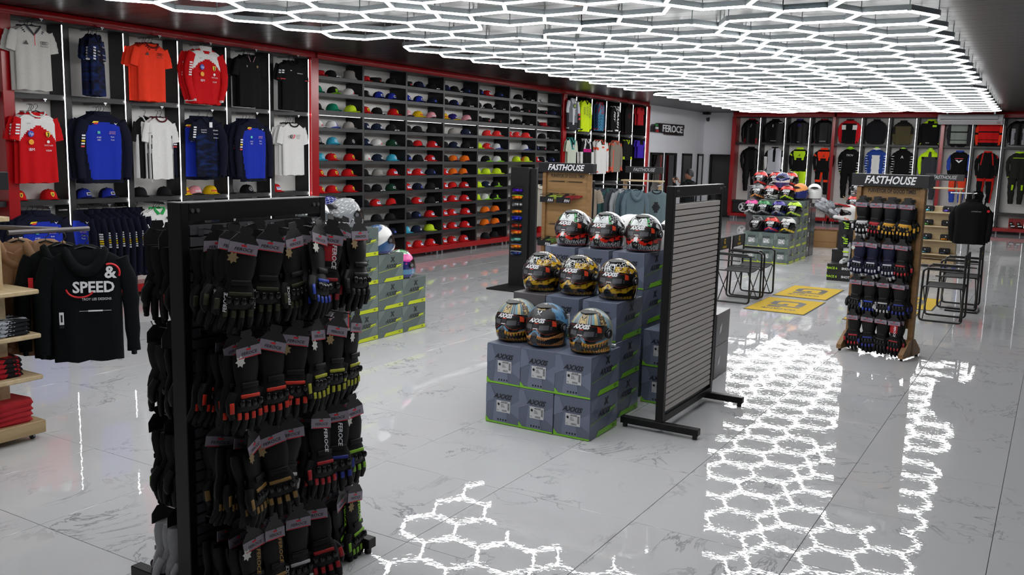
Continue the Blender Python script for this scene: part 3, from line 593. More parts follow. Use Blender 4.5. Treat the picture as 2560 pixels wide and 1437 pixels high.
r = mj('jersey', .68, .80, 'long', (BK, WH, 'c0187a'), lambda u, v: 2 if .28 < v < .38 and abs(u) < .42 else (1 if abs(abs(u)-.2-.5*v) < .06 and v < .3 else 0), 20.1, 2.33, 'black white and pink jersey, '+q2, lambda s_, a: 1 if s_ > .35 else 0); tx(r, 'thor', .05, BLACKINK, 0, -.26)
r = mj('jersey', .72, .84, 'long', (WH, 'e4573e', '26282c'), lambda u, v: 2 if v < .15 and abs(u) < .2 else (1 if .19 < v < .24 and abs(u) < .16 else 0), 20.96, 2.33, 'white long sleeved jersey with coral flashes, '+q2, lambda s_, a: 1 if .1 < s_ < .22 else 0, n=2)
r = mj('jersey', .70, .80, 'long', ('847b70', 'd0604c'), lambda u, v: 1 if v < .05 or abs(u+.42) < .06 and v > .3 else 0, 21.82, 2.33, 'taupe jersey with coral cuffs, '+q2, lambda s_, a: 1 if s_ > .8 or s_ < .08 else 0)
r = mj('jersey', .56, .52, 'long', (BK, 'c8e818'), None, 22.5, 2.36, 'black jersey with neon cuffs, '+q2, lambda s_, a: 1 if s_ > .88 else 0)
r = mj('jersey', .56, .50, 'short', ('3a22a0', BK), lambda u, v: 1 if v < .3 and abs(u) < .3 else 0, 23.4, 2.40, 'purple top with dark chest, '+q2)
for y in (22.4, 23.2):
    g = G(); g.tube([(-.1, 0, .02), (-.02, -.01, .05), (.08, 0, .02), (.12, 0, .06)], [.02, .035, .03, .015], 8); 
    obj('neon_goggles', g.mesh('neon_goggles', plas('a8e82a')), None, (-10.2, y, 1.29), (0, 0, pi/2), label='neon green goggles on the shelf below the %s' % ('black jersey' if y < 23 else 'purple top'), cat='goggles')
    g = G()
# ================================================================= JACKETS AND SUITS, BACK WALL
def jk(i, x, w_, zt, zb, mats_, label, bf=None, sf=None, cat='jacket', **k):
    r = garment('riding_jacket' if cat == 'jacket' else 'riding_suit', w_, zt-zb, 'long', mats_, bf, sf, neck='stand', thick=.16, seed=i*1.7, droop=.06, legs=(1 if cat == 'suit' else 0), **k)
    return put(r, label, cat, (x, 29.42, zt), 0)
B1 = mat('black_leather', '08080a', .45, var=.15, scale=20, spec=.15); j = 'upper back wall row'
r = jk(1, -8.71, .66, 3.2, 2.43, (B1, '70181c'), 'black jacket with red waist flashes, '+j, lambda u, v: 1 if v > .78 and .3 < abs(u) < .4 else 0); decal(r, rect(.2, -.1, .05, .03), mat('print_red', 'd01020', .5), z=-.1); decal(r, rect(0.0, -.2, .02, .1, .02), mat('print_silver', 'a0a8a8', .5), z=-.1)
r = jk(2, -7.96, .70, 3.19, 2.45, (B1, BK), 'black jacket with white shoulder swirl, '+j); g = G(); g.tube([(.13+.03*i, -.1, -.08-.03*(i % 2)) for i in range(5)], .008, 5); part('shoulder_print', g, WHITEINK, r); decal(r, rect(-.05, -.19, .02, .08), WHITEINK, z=-.1); tx(r, 'ALPINESTARS', .03, WHITEINK, -.02, -.66, -.1)
r = jk(3, -7.20, .66, 3.19, 2.45, (B1, '24225a'), 'black jacket with faint blue chest mark, '+j, lambda u, v: 1 if .16 < v < .26 and abs(u) < .08 else 0); tx(r, 'SPIDI', .03, WHITEINK, 0, -.68, -.1)
r = jk(4, -6.46, .67, 3.2, 2.46, (B1, '7a1a20'), 'black jacket with small red chest tab, '+j, lambda u, v: 1 if .16 < v < .24 and abs(u) < .04 else 0); tx(r, 'ALPINESTARS', .03, WHITEINK, 0, -.66, -.1)
r = jk(5, -5.70, .66, 3.19, 2.49, ('c01620', BK, WH), 'red and black jacket with white chest wedges, '+j, lambda u, v: 2 if .22 < v < .42 and .2 < abs(u) < .42 else (1 if v > .15 and abs(u) < .38-.0*v else 0), lambda s_, a: 0)
r = jk(6, -4.93, .61, 3.19, 2.49, ('17181b', BK), 'plain black hooded jacket, '+j)
r = jk(7, -4.18, .58, 3.16, 2.48, ('4f4830', '1c1b1a'), 'olive and black jacket, '+j, lambda u, v: 1 if v < .22 or abs(u) < .03 else 0, lambda s_, a: 1 if s_ < .6 else 0)
r = jk(8, -3.43, .65, 3.19, 2.48, (BK, 'b8e818'), 'black jacket with neon yellow shoulders and sleeve stripe, '+j, lambda u, v: 1 if (v < .13 and abs(u) > .16) or (.2 < v < .26 and .05 < u < .3) else 0, lambda s_, a: 1 if a < .12 else 0); tx(r, 'REVIT', .04, WHITEINK, -.05, -.65, -.1)
r = jk(9, -2.67, .64, 3.19, 2.44, ('8a918a', '2b2b30', BK), 'grey touring jacket half under the air conditioner, '+j, lambda u, v: 2 if abs(u) < .03 or .42 < v < .46 or .72 < v < .76 or v > .88 else (1 if abs(u) > .42 else 0), lambda s_, a: 1)
r = jk(10, -1.91, .72, 3.19, 2.47, ('c81818', 'e8381c', BK), 'red touring jacket half under the air conditioner, '+j, lambda u, v: 2 if abs(u) < .03 or .42 < v < .46 or .72 < v < .76 or v > .86 else 0, lambda s_, a: 2 if .45 < s_ < .52 else 1)
r = jk(11, -1.16, .60, 3.2, 2.53, (B1, '8e8e94'), 'black jacket with grey side panels at the right frame edge, '+j, lambda u, v: 1 if v > .35 and .2 < abs(u) < .38 else 0)
j = 'lower back wall row'; lg = lambda *c: (lambda s_, a: 0)
def suit(i, x, w_, zt, zb, mats_, label, bf, sf, lf): return jk(i, x, w_, zt, zb, mats_, label+', '+j, bf, sf, 'suit', lf=lf)
suit(1, -8.69, .66, 2.31, .90, (B1, BK), 'all black leather suit', None, None, None)
suit(2, -7.92, .66, 2.31, .86, ('b9bac2', BK, WH), 'white and black leather suit', lambda u, v: 1 if abs(u) < .05 and v < .6 or abs(u) > .4 else 0, lambda s_, a: 1 if .1 < a < .5 or s_ < .4 else 2, lambda s_, a: 0 if s_ < .15 else 1)
for i, x, c, nm in ((3, -7.14, 'b8e020', 'neon yellow'), (4, -6.40, 'f03c1a', 'fluorescent orange')):
    r = suit(i, x, .64, 2.31, .89, (BK, c), nm+' and black suit', lambda u, v: 1 if (.12 < v < .5 and abs(u) < .36-abs(v-.2)*.3 and not (v > .3 and abs(u) < .2-.3*(v-.3) and v > .42)) or v < .05 else 0, lambda s_, a: 1 if .1 < s_ < .3 else 0, (lambda s_, a: 1 if s_ < .55 else 0) if i == 3 else (lambda s_, a: 1 if (.38 < s_ < .5 or a > .8 and s_ < .4) else 0)); tx(r, 'A', .12, BLACKINK, 0, -.22, -.1, shear=.4)
def scr(r, c=WHITEINK, n=7):
    for k in range(n):
        for s_ in (-1, 1): decal(r, rect(s_*(.26+.012*sin(k*2)), -.2-.075*k, .06, .018, .02*(-1)**k), c, z=-.07)
NG = mat('print_lime_green', '9fe020', .6)
r = suit(5, -5.63, .66, 2.33, .81, (BK, '8fd01c'), 'black suit with white script and neon side', lambda u, v: 0, lambda s_, a: 1 if s_ < .25 and a < .3 else 0, None); scr(r); scr(r, NG, 3); tx(r, 'TECH', .08, WHITEINK, 0, -.2, -.1, shear=.3)
r = suit(6, -4.87, .64, 2.33, .85, ('24408c', WH, 'b02030'), 'blue and white suit', lambda u, v: 1 if v > .25 and abs(u) < .22 else 0, lambda s_, a: 2 if .5 < s_ < .58 else 0, lambda s_, a: 0); scr(r)
r = suit(7, -4.13, .66, 2.33, .88, (BK, BK), 'black suit with white script sleeves', None, None, None); scr(r); tx(r, 'A', .12, WHITEINK, 0, -.22, -.1)
r = suit(8, -3.38, .64, 2.31, .88, ('38393e', 'c4ee20', BK), 'grey suit with neon yellow shoulders and sleeves', lambda u, v: 1 if v < .24 and abs(u) > .06 else (2 if v < .35 and abs(u) > .3 else 0), lambda s_, a: 2 if .5 < s_ < .55 else 1, None)
for x in (-5.63, -4.87, -4.13, -3.38):
    g = G(); g.ball((0, 0, 0), (.07, .03, .045), 10); obj('neon_hanger_cap', g.mesh('neon_hanger_cap', plas('a8e82a')), None, (x, 29.42, 2.36), label='neon green hanger top above the %s suit' % {-5.63: 'black and neon', -4.87: 'blue and white', -4.13: 'black script', -3.38: 'grey and neon yellow'}[x], cat='hanger')
def low(x): return None
r = suit(9, -2.60, .63, 2.31, .83, (BK, '2e4aa8', 'e8482a'), 'black and blue suit with orange trouser stripes', lambda u, v: 0, lambda s_, a: 1 if s_ < .8 else 0, lambda s_, a: 2 if s_ < .6 else 1); decal(r, rect(0, -.2, .22, .02), mat('print_red', 'd01020', .5), z=-.1); decal(r, [(-.1, -.24), (0, -.33), (.1, -.24), (.04, -.24), (0, -.28), (-.04, -.24)], WHITEINK, z=-.1)
r = suit(10, -1.88, .62, 2.31, .86, (BK, 'c82018'), 'black suit with red stripes', lambda u, v: 1 if abs(abs(u)-.22-.2*v) < .03 and v < .5 else 0, lambda s_, a: 1 if s_ < .12 else 0, lambda s_, a: 1 if .0 < s_ < .12 or .8 < a < .95 else 0)
r = suit(11, -1.09, .61, 2.31, .86, ('22241f', 'b4e020'), 'dark suit with neon stripes at the right frame edge', lambda u, v: 1 if .19 < v < .215 and abs(u) < .3 else 0, None, lambda s_, a: 1 if .2 < s_ < .45 and .7 < a < .8 else 0)
# red panel with shoes
t = thing('shoe_display', 'pair of black and white riding shoes before a red panel', 'shoes', (-.98, 29.5, .20)); g = G(); g.box((0, .1, .13), (.42, .03, .26), b=.005); part('red_panel', g, RED, t)
for i, x in enumerate((-.09, .09)):
    g = G(); g.tube([(x-.06, 0, .045), (x, 0, .055), (x+.07, 0, .03)], [.045, .04, .025], 10); g.tube([(x-.05, 0, .05), (x-.055, 0, .16)], [.04, .045], 10); part('shoe', g, BLACKP if i else fab('2b2b2e'), t, 60)
    g = G(); g.box((x, -.045, .05), (.1, .01, .03)); g.box((x-.05, -.045, .12), (.05, .01, .02)); part('white_flash', g, WHITEINK, t)
# ================================================================= CAPS
def cap_meshes(style):
    main, front, brim, badge, kind = style
    if kind == 'bucket':
        g = G(); g.loft([[(r*cos(a), r*sin(a)*1.05, z) for a in [2*pi*j/18 for j in range(18)]] for r, z in ((.125, .0), (.12, .004), (.085, .045), (.078, .11), (.06, .13), (.02, .136))], 0, cap0=False)
        return g.mesh('bucket_hat', fab(main), 60), None, None
    if kind == 'flat':
        g = G(); R = []
        for r, z in ((.086, 0), (.088, .03), (.09, .07), (.075, .082), (.02, .085)): R.append([(r*cos(a), r*sin(a)*1.1, z) for a in [2*pi*j/18 for j in range(18)]])
        g.loft(R, 0, cap0=False)
    else:
        g = G(); R = []; n = 20
        for i in range(8):
            t = i/7*.97; a_ = t*pi/2; r = cos(a_)**.75; z = .105*sin(a_)
            R.append([(.083*r*cos(a), (.098 if sin(a) < 0 else .095)*r*sin(a), z+(.012*max(0, -sin(a))*(1-abs(2*t-1)))) for a in [2*pi*(j+.5)/n for j in range(n)]])
        def mf(i, j):
            x = R[i][j][0]; y = R[i][j][1]
            if front is None: return 0
            if kind == 'split': return 1 if x > 0 else 0
            return 1 if y < -.012 else 0
        g.loft(R, 0, cap0=False, mf=mf); g.ball((0, 0, .107), (.009, .009, .006), 6, 0)
        if kind == 'cap':
            for a in range(6): q = a*pi/3+.3; g.tube([(.083*cos(s_)**.75*cos(q)*1.005, .096*cos(s_)**.75*sin(q)*1.005, .106*sin(s_)) for s_ in (.1, .5, .9, 1.3)], .0015, 3, 0, caps=False)
    me = g.mesh('baseball_cap', [fab(main), fab(front or main)], 50)
    g = G(); P = []; n = 10
    for k, zz in ((0, 0.), (1, .004)):
        for rr in (0, 1):
            for i in range(n+1):
                a = pi+pi*i/n; x = .079*cos(a); y = .093*sin(a)
                y2 = y-(.072*(sin(a-pi))**.6 if rr else 0); x2 = x*(1.0 if not rr else .95)
                P.append((x2, y2, .004+zz-(.020*(x/.08)**2)*(1.0 if kind != 'flatb' else 0)-(.012*rr)+.018))
    m1 = n+1
    for i in range(n):
        g_ = [(i, m1+i, m1+i+1, i+1), (2*m1+i, 2*m1+i+1, 3*m1+i+1, 3*m1+i), (m1+i, 3*m1+i, 3*m1+i+1, m1+i+1)]
        if i == 0: g.add(P, g_, 0)
        else: g.f += g_; g.m += [0]*3
    bme = g.mesh('brim', fab(brim), 50)
    g = G(); bd = None
    def on(x, z):  # point on the front of the crown
        a_ = math.asin(min(1, z/.117)); r = cos(a_)**.75; y = -.1*r*sqrt(max(0, 1-(x/(.083*r+1e-6))**2)); return (x, y-.004, z)
    def patch(x0, x1, z0, z1, m):
        nx = 4; vs = [on(x0+(x1-x0)*i/nx, z0+(z1-z0)*k/3) for k in range(4) for i in range(nx+1)]
        g.add(vs, [(k*(nx+1)+i, k*(nx+1)+i+1, (k+1)*(nx+1)+i+1, (k+1)*(nx+1)+i) for k in range(3) for i in range(nx)], m)
    mm = [WHITEINK, mat('print_yellow', 'f0d010', .5), BLACKINK, mat('print_blue', '2340b0', .5), mat('print_lime_green', '9fe020', .6), mat('print_red', 'd01020', .5)]
    if badge == 'shield': g.poly([on(x, .055+z) for x, z in shield(0, 0, .045)], 1); g.poly([(lambda p: (p[0], p[1]-.002, p[2]))(on(x, .055+z)) for x, z in [(-.006, -.012), (.004, -.012), (.008, .01), (-.004, .014)]], 2)
    elif badge == 'label': patch(-.036, .036, .03, .068, 0); patch(-.03, .03, .05, .062, 3); [g.v.__setitem__(i, (v[0], v[1]-.002, v[2])) for i, v in enumerate(g.v) if i >= 20]
    elif badge == 'w': patch(-.02, -.012, .035, .06, 0); patch(-.004, .004, .035, .06, 0); patch(.012, .02, .035, .06, 0); patch(-.02, .02, .032, .04, 0)
    elif badge == 'star':
        for a in (pi/2, pi/2+2*pi/3, pi/2-2*pi/3): g.poly([on(.004*cos(a+pi/2), .055+.004*sin(a+pi/2)), on(.02*cos(a), .055+.02*sin(a)), on(-.004*cos(a+pi/2), .055-.004*sin(a+pi/2))], 0)
        g.add([on(.026*cos(2*pi*i/14)*k, .055+.026*sin(2*pi*i/14)*k) for i in range(14) for k in (1, .85)], [(2*i, 2*((i+1) % 14), 2*((i+1) % 14)+1, 2*i+1) for i in range(14)], 0)
    elif badge == 'sig': [g.box((-.05+.012*i, -.152, .012+.004*(i % 2)), (.009, .004, .012), 0) for i in range(8)]
    elif badge == 'box': patch(-.026, .026, .035, .065, 0); k = len(g.v); patch(-.02, .02, .04, .06, 2); [g.v.__setitem__(i, (v[0], v[1]-.002, v[2])) for i, v in enumerate(g.v) if i >= k]
    elif badge == 'claw': [patch(x, x+.008, .03, .075, 4) for x in (-.018, -.004, .01)]
    elif badge == 'word': [patch(-.04+.018*i, -.027+.018*i, .035, .055, 5 if main == YL else 0) for i in range(5)]
    elif badge == 'blue': patch(-.02, .02, .03, .06, 3)
    elif badge == 'red': patch(-.014, .014, .02, .045, 5)
    if g.v: bd = g.mesh('badge', mm)
    return me, bme, bd
ST = {'K': ('black cap with white script on the brim', ('17171a', None, '17171a', 'sig', 'cap')), 'k': ('plain black cap', ('19191c', None, '19191c', None, 'cap')), 'N': ('navy cap with blue front mark', ('141a2e', None, '141a2e', 'blue', 'cap')),
 'n': ('dark navy cap with white letter', ('182238', None, '182238', 'w', 'cap')), 'R': ('glossy red cap with yellow shield', ('c8141a', None, 'c8141a', 'shield', 'cap')), 'r': ('red cap with white and blue label', ('c81a1c', None, 'c81a1c', 'label', 'cap')),
 'B': ('royal blue cap with dark sides', ('14183a', '2030a0', '14183a', 'box', 'front')), 'G': ('green cap', ('0f7a5c', None, '0f7a5c', None, 'cap')), 'Y': ('neon yellow cap', ('c8e62a', None, 'c8e62a', None, 'cap')), 'W': ('white cap', ('d8d6d4', None, 'd8d6d4', 'red', 'cap')),
 'h': ('light grey cap', ('98948f', None, '98948f', None, 'cap')), 'g': ('tall grey bucket hat', ('8e8b88', None, '', None, 'bucket')), 'b': ('low black flat topped cap', ('17171a', None, '17171a', 'red', 'flat')), 'y': ('yellow cap with red word', (YL, None, YL, 'word', 'cap')), 'P': ('pink cap with orange patch', ('e89aa4', None, '2a2a2a', 'word', 'cap')),
 'A': ('aqua blue cap', ('38a8c8', None, '38a8c8', 'star', 'cap')), 'O': ('orange and navy split cap', ('f07018', '1a2238', '1a2238', 'red', 'split')), 'S': ('black cap with white panel and lime brim', ('d0d2d0', '151517', '8fe020', 'claw', 'split')), 'D': ('dark green cap with white letter', ('123a26', None, '123a26', 'box', 'cap')),
 'U': ('white and blue cap', ('d2d2d4', '3a4cae', '3a4cae', None, 'split')), 'M': ('multicoloured cap with lime brim', ('e07a28', 'c8d030', 'b8e020', None, 'front')), 't': ('half red half black cap', ('d01c1c', '19191c', '19191c', None, 'split')), 'T': ('black cap with silver star', ('19191c', None, '19191c', 'star', 'cap')),
 'C': ('red black and white cap', ('e03030', '1c1c1e', 'e03030', 'box', 'split')), 'p': ('purple cap with yellow brim', ('2a2070', None, 'd8b818', 'word', 'cap')), 'X': ('black cap with green claw', ('151517', None, '8fe020', 'claw', 'cap')), 'z': ('red low flat topped cap', ('a01018', None, 'a01018', 'red', 'flat'))}
CM = {}
def cap(code, loc, rz, label, group=None):
    if code not in CM: CM[code] = cap_meshes(ST[code][1])
    a, b, c = CM[code]; nm = 'bucket_hat' if code == 'g' else 'baseball_cap'
    o = obj(nm, a, None, loc, (0, 0, rz), label, 'hat' if code == 'g' else 'cap', group)
    o.scale = (1.12, 1.12, 1.12)
    if b: obj('brim', b, o)
    if c: obj('badge', c, o)
    return o
BAY = ["z K g|G X W|k G Y|W U h|T A T|A R R|R R R|R R R|. B B|. B B|. k k|. k k",
       "z b k|T B B|R K R|n n K|n W D|W n A|k h r|k K D|k r t|. k k|. N N|. k .",
       "b N K|B B N|P y P|k k k|k t r|N K r|r r N|r N K|k r K|k N r|A n Y|r r r",
       "N K N|k N K|y p P|. h n|k n K|k O O|r O O|r t r|r r r|r r r|r r r|r r r",
       "N r N|K K K|k b b|. C C|Y C U|. X S|Y Y Y|Y n X|Y S X|. O O|. O O|. k k",
       ". K K|k K b|k K K|C C C|. . U|. Y M|. . Y|. . X|. . X|. . r|. . r|. . r",
       ". . .|k b N|k z k|. K k|N b K|r K N|. k r|. k k|. k .|. k k|. r k|. r ."]
NTH = ['first', 'second', 'third', 'fourth', 'fifth', 'sixth', 'seventh', 'eighth', 'ninth', 'tenth', 'eleventh', 'twelfth']
PL = ['near end', 'middle', 'far end']
y0s = [10.82]+[d+.046 for d in CAPDIV]; rz_ = [r if not isinstance(r, tuple) else r[0] for r in CAPROWS]+[.19]
for bi, s_ in enumerate(BAY):
    for ri, row in enumerate(s_.split('|')):
        for pi_, c in enumerate(row.split()):
            if c == '.': continue
            y = y0s[bi]+(.17, .50, .92)[pi_]+random.uniform(-.025, .025)
            cap(c, (XL-.15+random.uniform(-.02, .02), y, rz_[ri]), pi/2+random.uniform(-.25, .2), '%s, %s shelf down, %s cap bay, %s' % (ST[c][0], NTH[ri], NTH[bi], PL[pi_]), 'caps on the cap wall')
t = thing('riding_goggles', 'thin framed black goggles alone on the top right shelf of the cap wall', 'goggles', (XL-.12, 18.2, 3.09), pi/2); g = G(); g.tube([(-.1, 0, .06), (-.05, 0, .03), (0, -.01, .012), (.08, 0, .012), (.2, 0, .01)], .008, 6); g.tube([(-.06, 0, .02), (-.03, 0, .08)], .006, 6); part('frame', g, WIRE, t)
for i, (c, y) in enumerate([('R', 5.98), ('R', 6.36), ('B', 6.80), ('B', 7.13), ('k', 7.60), ('k', 7.98), ('y', 8.28), ('P', 8.48), ('y', 8.75), ('T', 9.05), ('T', 9.42), ('r', 9.98)]):
    nm = ST[c][0]
    cap(c, (XL-.14, y+.06, 1.30), pi/2+(.15 if c == 'B' else -.1), '%s, %s on the shelf under the team shirts' % (nm, NTH[i]), 'caps under the team shirts')
# ================================================================= HELMETS
HS = 1.0
def HP(az, z, off=0.):
    """shell surface. az 0 = front (-y), z 0...285; returns point"""
    H = .285; z0 = .12; z = max(0., min(H, z)); ca, sa = cos(az), sin(az)
    if z >= z0: rho = max(0., 1-((z-z0)/(H-z0))**2.25)**.5
    else: rho = 1-.09*((z0-z)/z0)**1.8
    f = max(0., ca); low = exp(-((z-.065)/.055)**2)
    bx = .135*(1-.10*f*low); by = (.150+.040*low*f**1.5) if ca > 0 else .165
    x = bx*rho*sa; y = -by*rho*ca
    if z < .03: y += (.03-z)*.9*f
    p = Vector((x, y, z))
    if off:
        n = Vector((x/.018, y/.026, (z-.12)/.024)); n.normalize(); p = p+n*off
    return p
def helmet_shell(paint, n=150, m=110):
    g = G(); R = []; C = []
    for i in range(m+1):
        t = i/m; z = .285*(t if t < .5 else 1-(1-t)**1.7*.5/(.5**1.7)) if False else .285*sin(t*pi/2)**1.0*1. if t > 0 else 0
        z = .285*(1-(1-t)**1.8)
        ring = []
        for j in range(n):
            az = 2*pi*j/n-pi; ring.append(tuple(HP(az, z))); C.append(paint(az, z))
        R.append(ring)
    g.loft(R, 0, cap0=False, cap1=False); k = len(g.v)
    # dark inside of the neck opening
    g.loft([[tuple(HP(2*pi*j/24-pi, .0)*.93+Vector((0, 0, .002))) for j in range(24)], [tuple(Vector((.07*sin(2*pi*j/24), -.08*cos(2*pi*j/24), .1))) for j in range(24)]], 0, cap0=False); C += [(.01, .01, .012)]*48
    g.loft([[tuple(HP(2*pi*j/48-pi, z_, o_)) for j in range(48)] for z_, o_ in ((.012, 0.), (.008, .004), (.0, .003), (.001, -.012))], 0, cap0=False, cap1=False); C += [(.012, .012, .014)]*192
    return g, C
def zlo(az):
    a = abs(az); return .105+.0*a+.024*exp(-(a/.2)**2)-.014*exp(-((a-.6)/.35)**2)+.03*max(0, a-1.0)
def zhi(az): return .198-.012*abs(az)**1.5-.05*max(0, abs(az)-1.15)
def strip_on(g, f0, f1, a0, a1, off, m=0, na=30, nz=6, under=False):
    vs = []
    for k in range(nz+1):
        for i in range(na+1):
            az = a0+(a1-a0)*i/na; z = f0(az)+(f1(az)-f0(az))*k/nz; vs.append(tuple(HP(az, z, off)))
    g.add(vs, [(k*(na+1)+i, k*(na+1)+i+1, (k+1)*(na+1)+i+1, (k+1)*(na+1)+i) for k in range(nz) for i in range(na)], m)
def wrap_text(g, s_, size, az0, z0, off, m, shear=0., bold=0., sx=1.):
    k = (s_, size, shear, bold)
    if k not in GC: GC[k] = glyphs(*k)
    vs, fs = GC[k]; g.add([tuple(HP(az0+x*sx/.145, z0+y, off)) for x, y in vs], fs, m)
VIS = mat('dark_visor', '0b0a0b', .06, spec=.8); VISG = mat('grey_visor', '5c6164', .1); SHELLS = {}
def shellmat(r): return mat('helmet_paint_%d' % int(r*100), 'ffffff', r, vcol=True, coat=.6 if r < .3 else 0.)
VMAT = [mat('visor_sticker_black', '100d0e', .35), WHITEINK, mat('sticker_grey', '55565c', .5), mat('sticker_orange', 'c83c1c', .4), mat('sticker_dkgrey', '2e2e34', .5)]
def hn(az, z, s_=20., o=0.): return noise.noise(Vector((sin(az)*s_*.14+o, cos(az)*s_*.14, z*s_)))
def saw(x): return abs((x % 1.)*2-1)
def mixc(a, b, t): return tuple(p+(q-p)*t for p, q in zip(a, b))
c_ = {k: hx(v) for k, v in dict(teal='6a9cae', cream='c9b27c', brown='4a3c30', black='0d0d10', grey='2b2c30', orange='e8964a', blue='4f86ac', gold='c09a20', dgold='6b4a10', white='c9ced0', green='2e8c48', red='d8281c', lgrey='8c9094', pink='e0409a', navy='1c2668', lime='b8e020', yellow='e8c818', purple='3a2a98', dkred='8a1420', offw='dcdcda').items()}
def mask(az, z, seed=0., lo=.015, hi=.085, n=26, ramp=.6):
    """jagged teeth: upper row pointing down, lower row pointing up"""
    hi_ = zlo(az)-.016; mid = (lo+hi_)/2+.004*sin(az*9+seed); ph = az*n/2.2+seed
    d = saw(ph); h1 = (hi_-mid)*(.5+.5*hn(az, .1, 40, seed)**2+.3); 
    up_ = z > hi_-h1*(1-d)*1.0 and z < hi_; lw = z < lo+h1*(1-saw(ph+.5))*1.0 and z > lo
    return up_ or lw
def paint(design):
    def f(az, z):
        a = abs(az)
        if design == 'tribal':
            if z > .125 or (a > 1.45 and z > .05):
                if a > .95 and a < 1.35: return c_['cream'] if (hn(az, z, 90) > .12 and (int(z*260) % 2 or int(az*40) % 2)) else c_['brown']
                if a < .16: return c_['cream'] if z < .235 else mixc(c_['cream'], c_['lgrey'], .5)
                q = int(a*7.5); return (c_['teal'], c_['cream'], c_['teal'], c_['lgrey'])[q % 4] if saw(a*7.5) > .2 else c_['brown']
            if z > zlo(az)-.016 and z < zlo(az)+.01: return c_['blue'] if (.07 < a < .35 or a > .8) else c_['black']
            if a > 1.7: return c_['teal']
            return mixc(c_['orange'], c_['gold'], saw(az*3)) if mask(az, z, .7, n=17) and a > .18 or (a <= .3 and z < .03 and saw(az*14) > .4) else (c_['blue'] if z < .012 and a < .3 else c_['black'])
        if design == 'smile':
            if z > .125:
                if a < .35 and z > .25: return c_['cream'] if hn(az, z, 40) > 0 else c_['blue']
                if a > .85 and hn(az, z, 26, 3.)+.35-abs(a-1.3)*.5 > .1: return mixc(c_['blue'], c_['navy'], max(0, hn(az, z, 60)))
                return c_['grey']
            if z > zlo(az)-.016 and a < .35: return c_['blue']
            if a > 1.5: return c_['blue'] if hn(az, z, 26, 3.) > 0 else c_['black']
            if a < .14: return c_['blue'] if z < .03 else c_['grey']
            return mixc(c_['orange'], c_['cream'], .2) if mask(az, z, 0., n=27) else c_['black']
        if design == 'scale':
            if z > .118:
                v = noise.voronoi(Vector((sin(az)*4.2, cos(az)*4.2, z*26)))[0]; edge = v[1]-v[0]; w_ = .05+.04*hn(az, z, 10)
                if .25 < az < 1.2 and z < .235 or az < -1.0: return c_['white'] if edge < w_*.6 and z > .17 else (c_['gold'] if hn(az, z, 30) > -.2 else c_['dgold'])
                if a < .95: return c_['white'] if edge < w_*1.2 else c_['black']
                return c_['gold'] if hn(az, z, 22, 5.) > .15 else c_['black']
            b = zlo(az)-.01
            if b-.022-.012*sin(az*5)**2 < z < b and not (a > 1.6): return c_['gold'] if hn(az, z, 60) > -.15 else c_['dgold']
            if z < .03: return (c_['gold'] if saw(az*9) > .4+z*12 else c_['dgold']) if a < 1.3 else c_['black']
            return c_['dgold'] if (hn(az, z, 30, 2.) > .2 and a > .3) else c_['black']
        if design == 'grin':
            if z > .125:
                if a < .55: return c_['white'] if z < .252+.02*hn(az, z, 30) else (c_['green'] if hn(az, z, 30) > 0 else c_['grey'])
                if a < .78: return c_['green'] if hn(az, z, 50) > -.1+abs(a-.66)*2 else c_['black']
                return c_['white'] if hn(az, z, 16, 9.) > .22 else c_['grey']
            b = zlo(az)
            if a < .1 and z > .075: return c_['white']
            if b-.028-.018*a < z < b-.006 and a > .12: return c_['red'] if hn(az, z, 60)+.35 > abs(z-b+.018)*30 else c_['black']
            if z < .014: return c_['red']
            if a < 1.35 and z < .07: return c_['white'] if (saw(az*10+z*12*(1 if az > 0 else -1)+hn(az, z, 50)*.5) > .55) else c_['black']
            return c_['black'] if a < 1.6 else c_['grey']
        P = {'white': ('offw', 'lgrey', 'offw'), 'greyweb': ('lgrey', 'lgrey', 'lgrey'), 'bluewhite': ('navy', 'offw', 'offw'), 'pink': ('pink', 'navy', 'blue')}
        if design == 'greyweb':
            v = noise.voronoi(Vector((sin(az)*5, cos(az)*5, z*30)))[0]
            if z > .12 and a > .9 and v[1]-v[0] < .035: return c_['offw']
            if a > 2. and z < .12 and abs(z-.07-.03*(a-2)) < .03: return c_['black']
            return c_['black'] if z < .022 else mixc(c_['lgrey'], c_['grey'], .15)
        if design == 'white': return c_['offw'] if z > .19 or z < .1 or a > 1.2 else c_['lgrey']
        if design == 'bluewhite':
            s_ = sin(a*2.1+z*22); return (c_['offw'] if s_ > .1 else mixc(c_['navy'], c_['blue'], .35)) if z > .03 else c_['navy']
        if design == 'pink':
            if z > .245: return c_['offw'] if hn(az, z, 12) > -.05 else c_['green']
            if z > .18: return c_['pink']
            if z > .09: return c_['navy'] if hn(az, z, 30) < .25 else c_['pink']
            return c_['blue'] if z > .04 else c_['navy']
        top, mid, low_, chin = [c_[k] for k in design.split(',')]
        if z > .215-.03*a: return top if hn(az, z, 25) > -.3 or a > .6 else mixc(top, mid, .6)
        if z > .1: return mid
        e = abs(z-.055+.05*(a-.6)); return chin if (e < .012 and a < 1.3) else low_
    return f
def vcold(g, C, name, m): return g.mesh(name, m, 40, col=C)
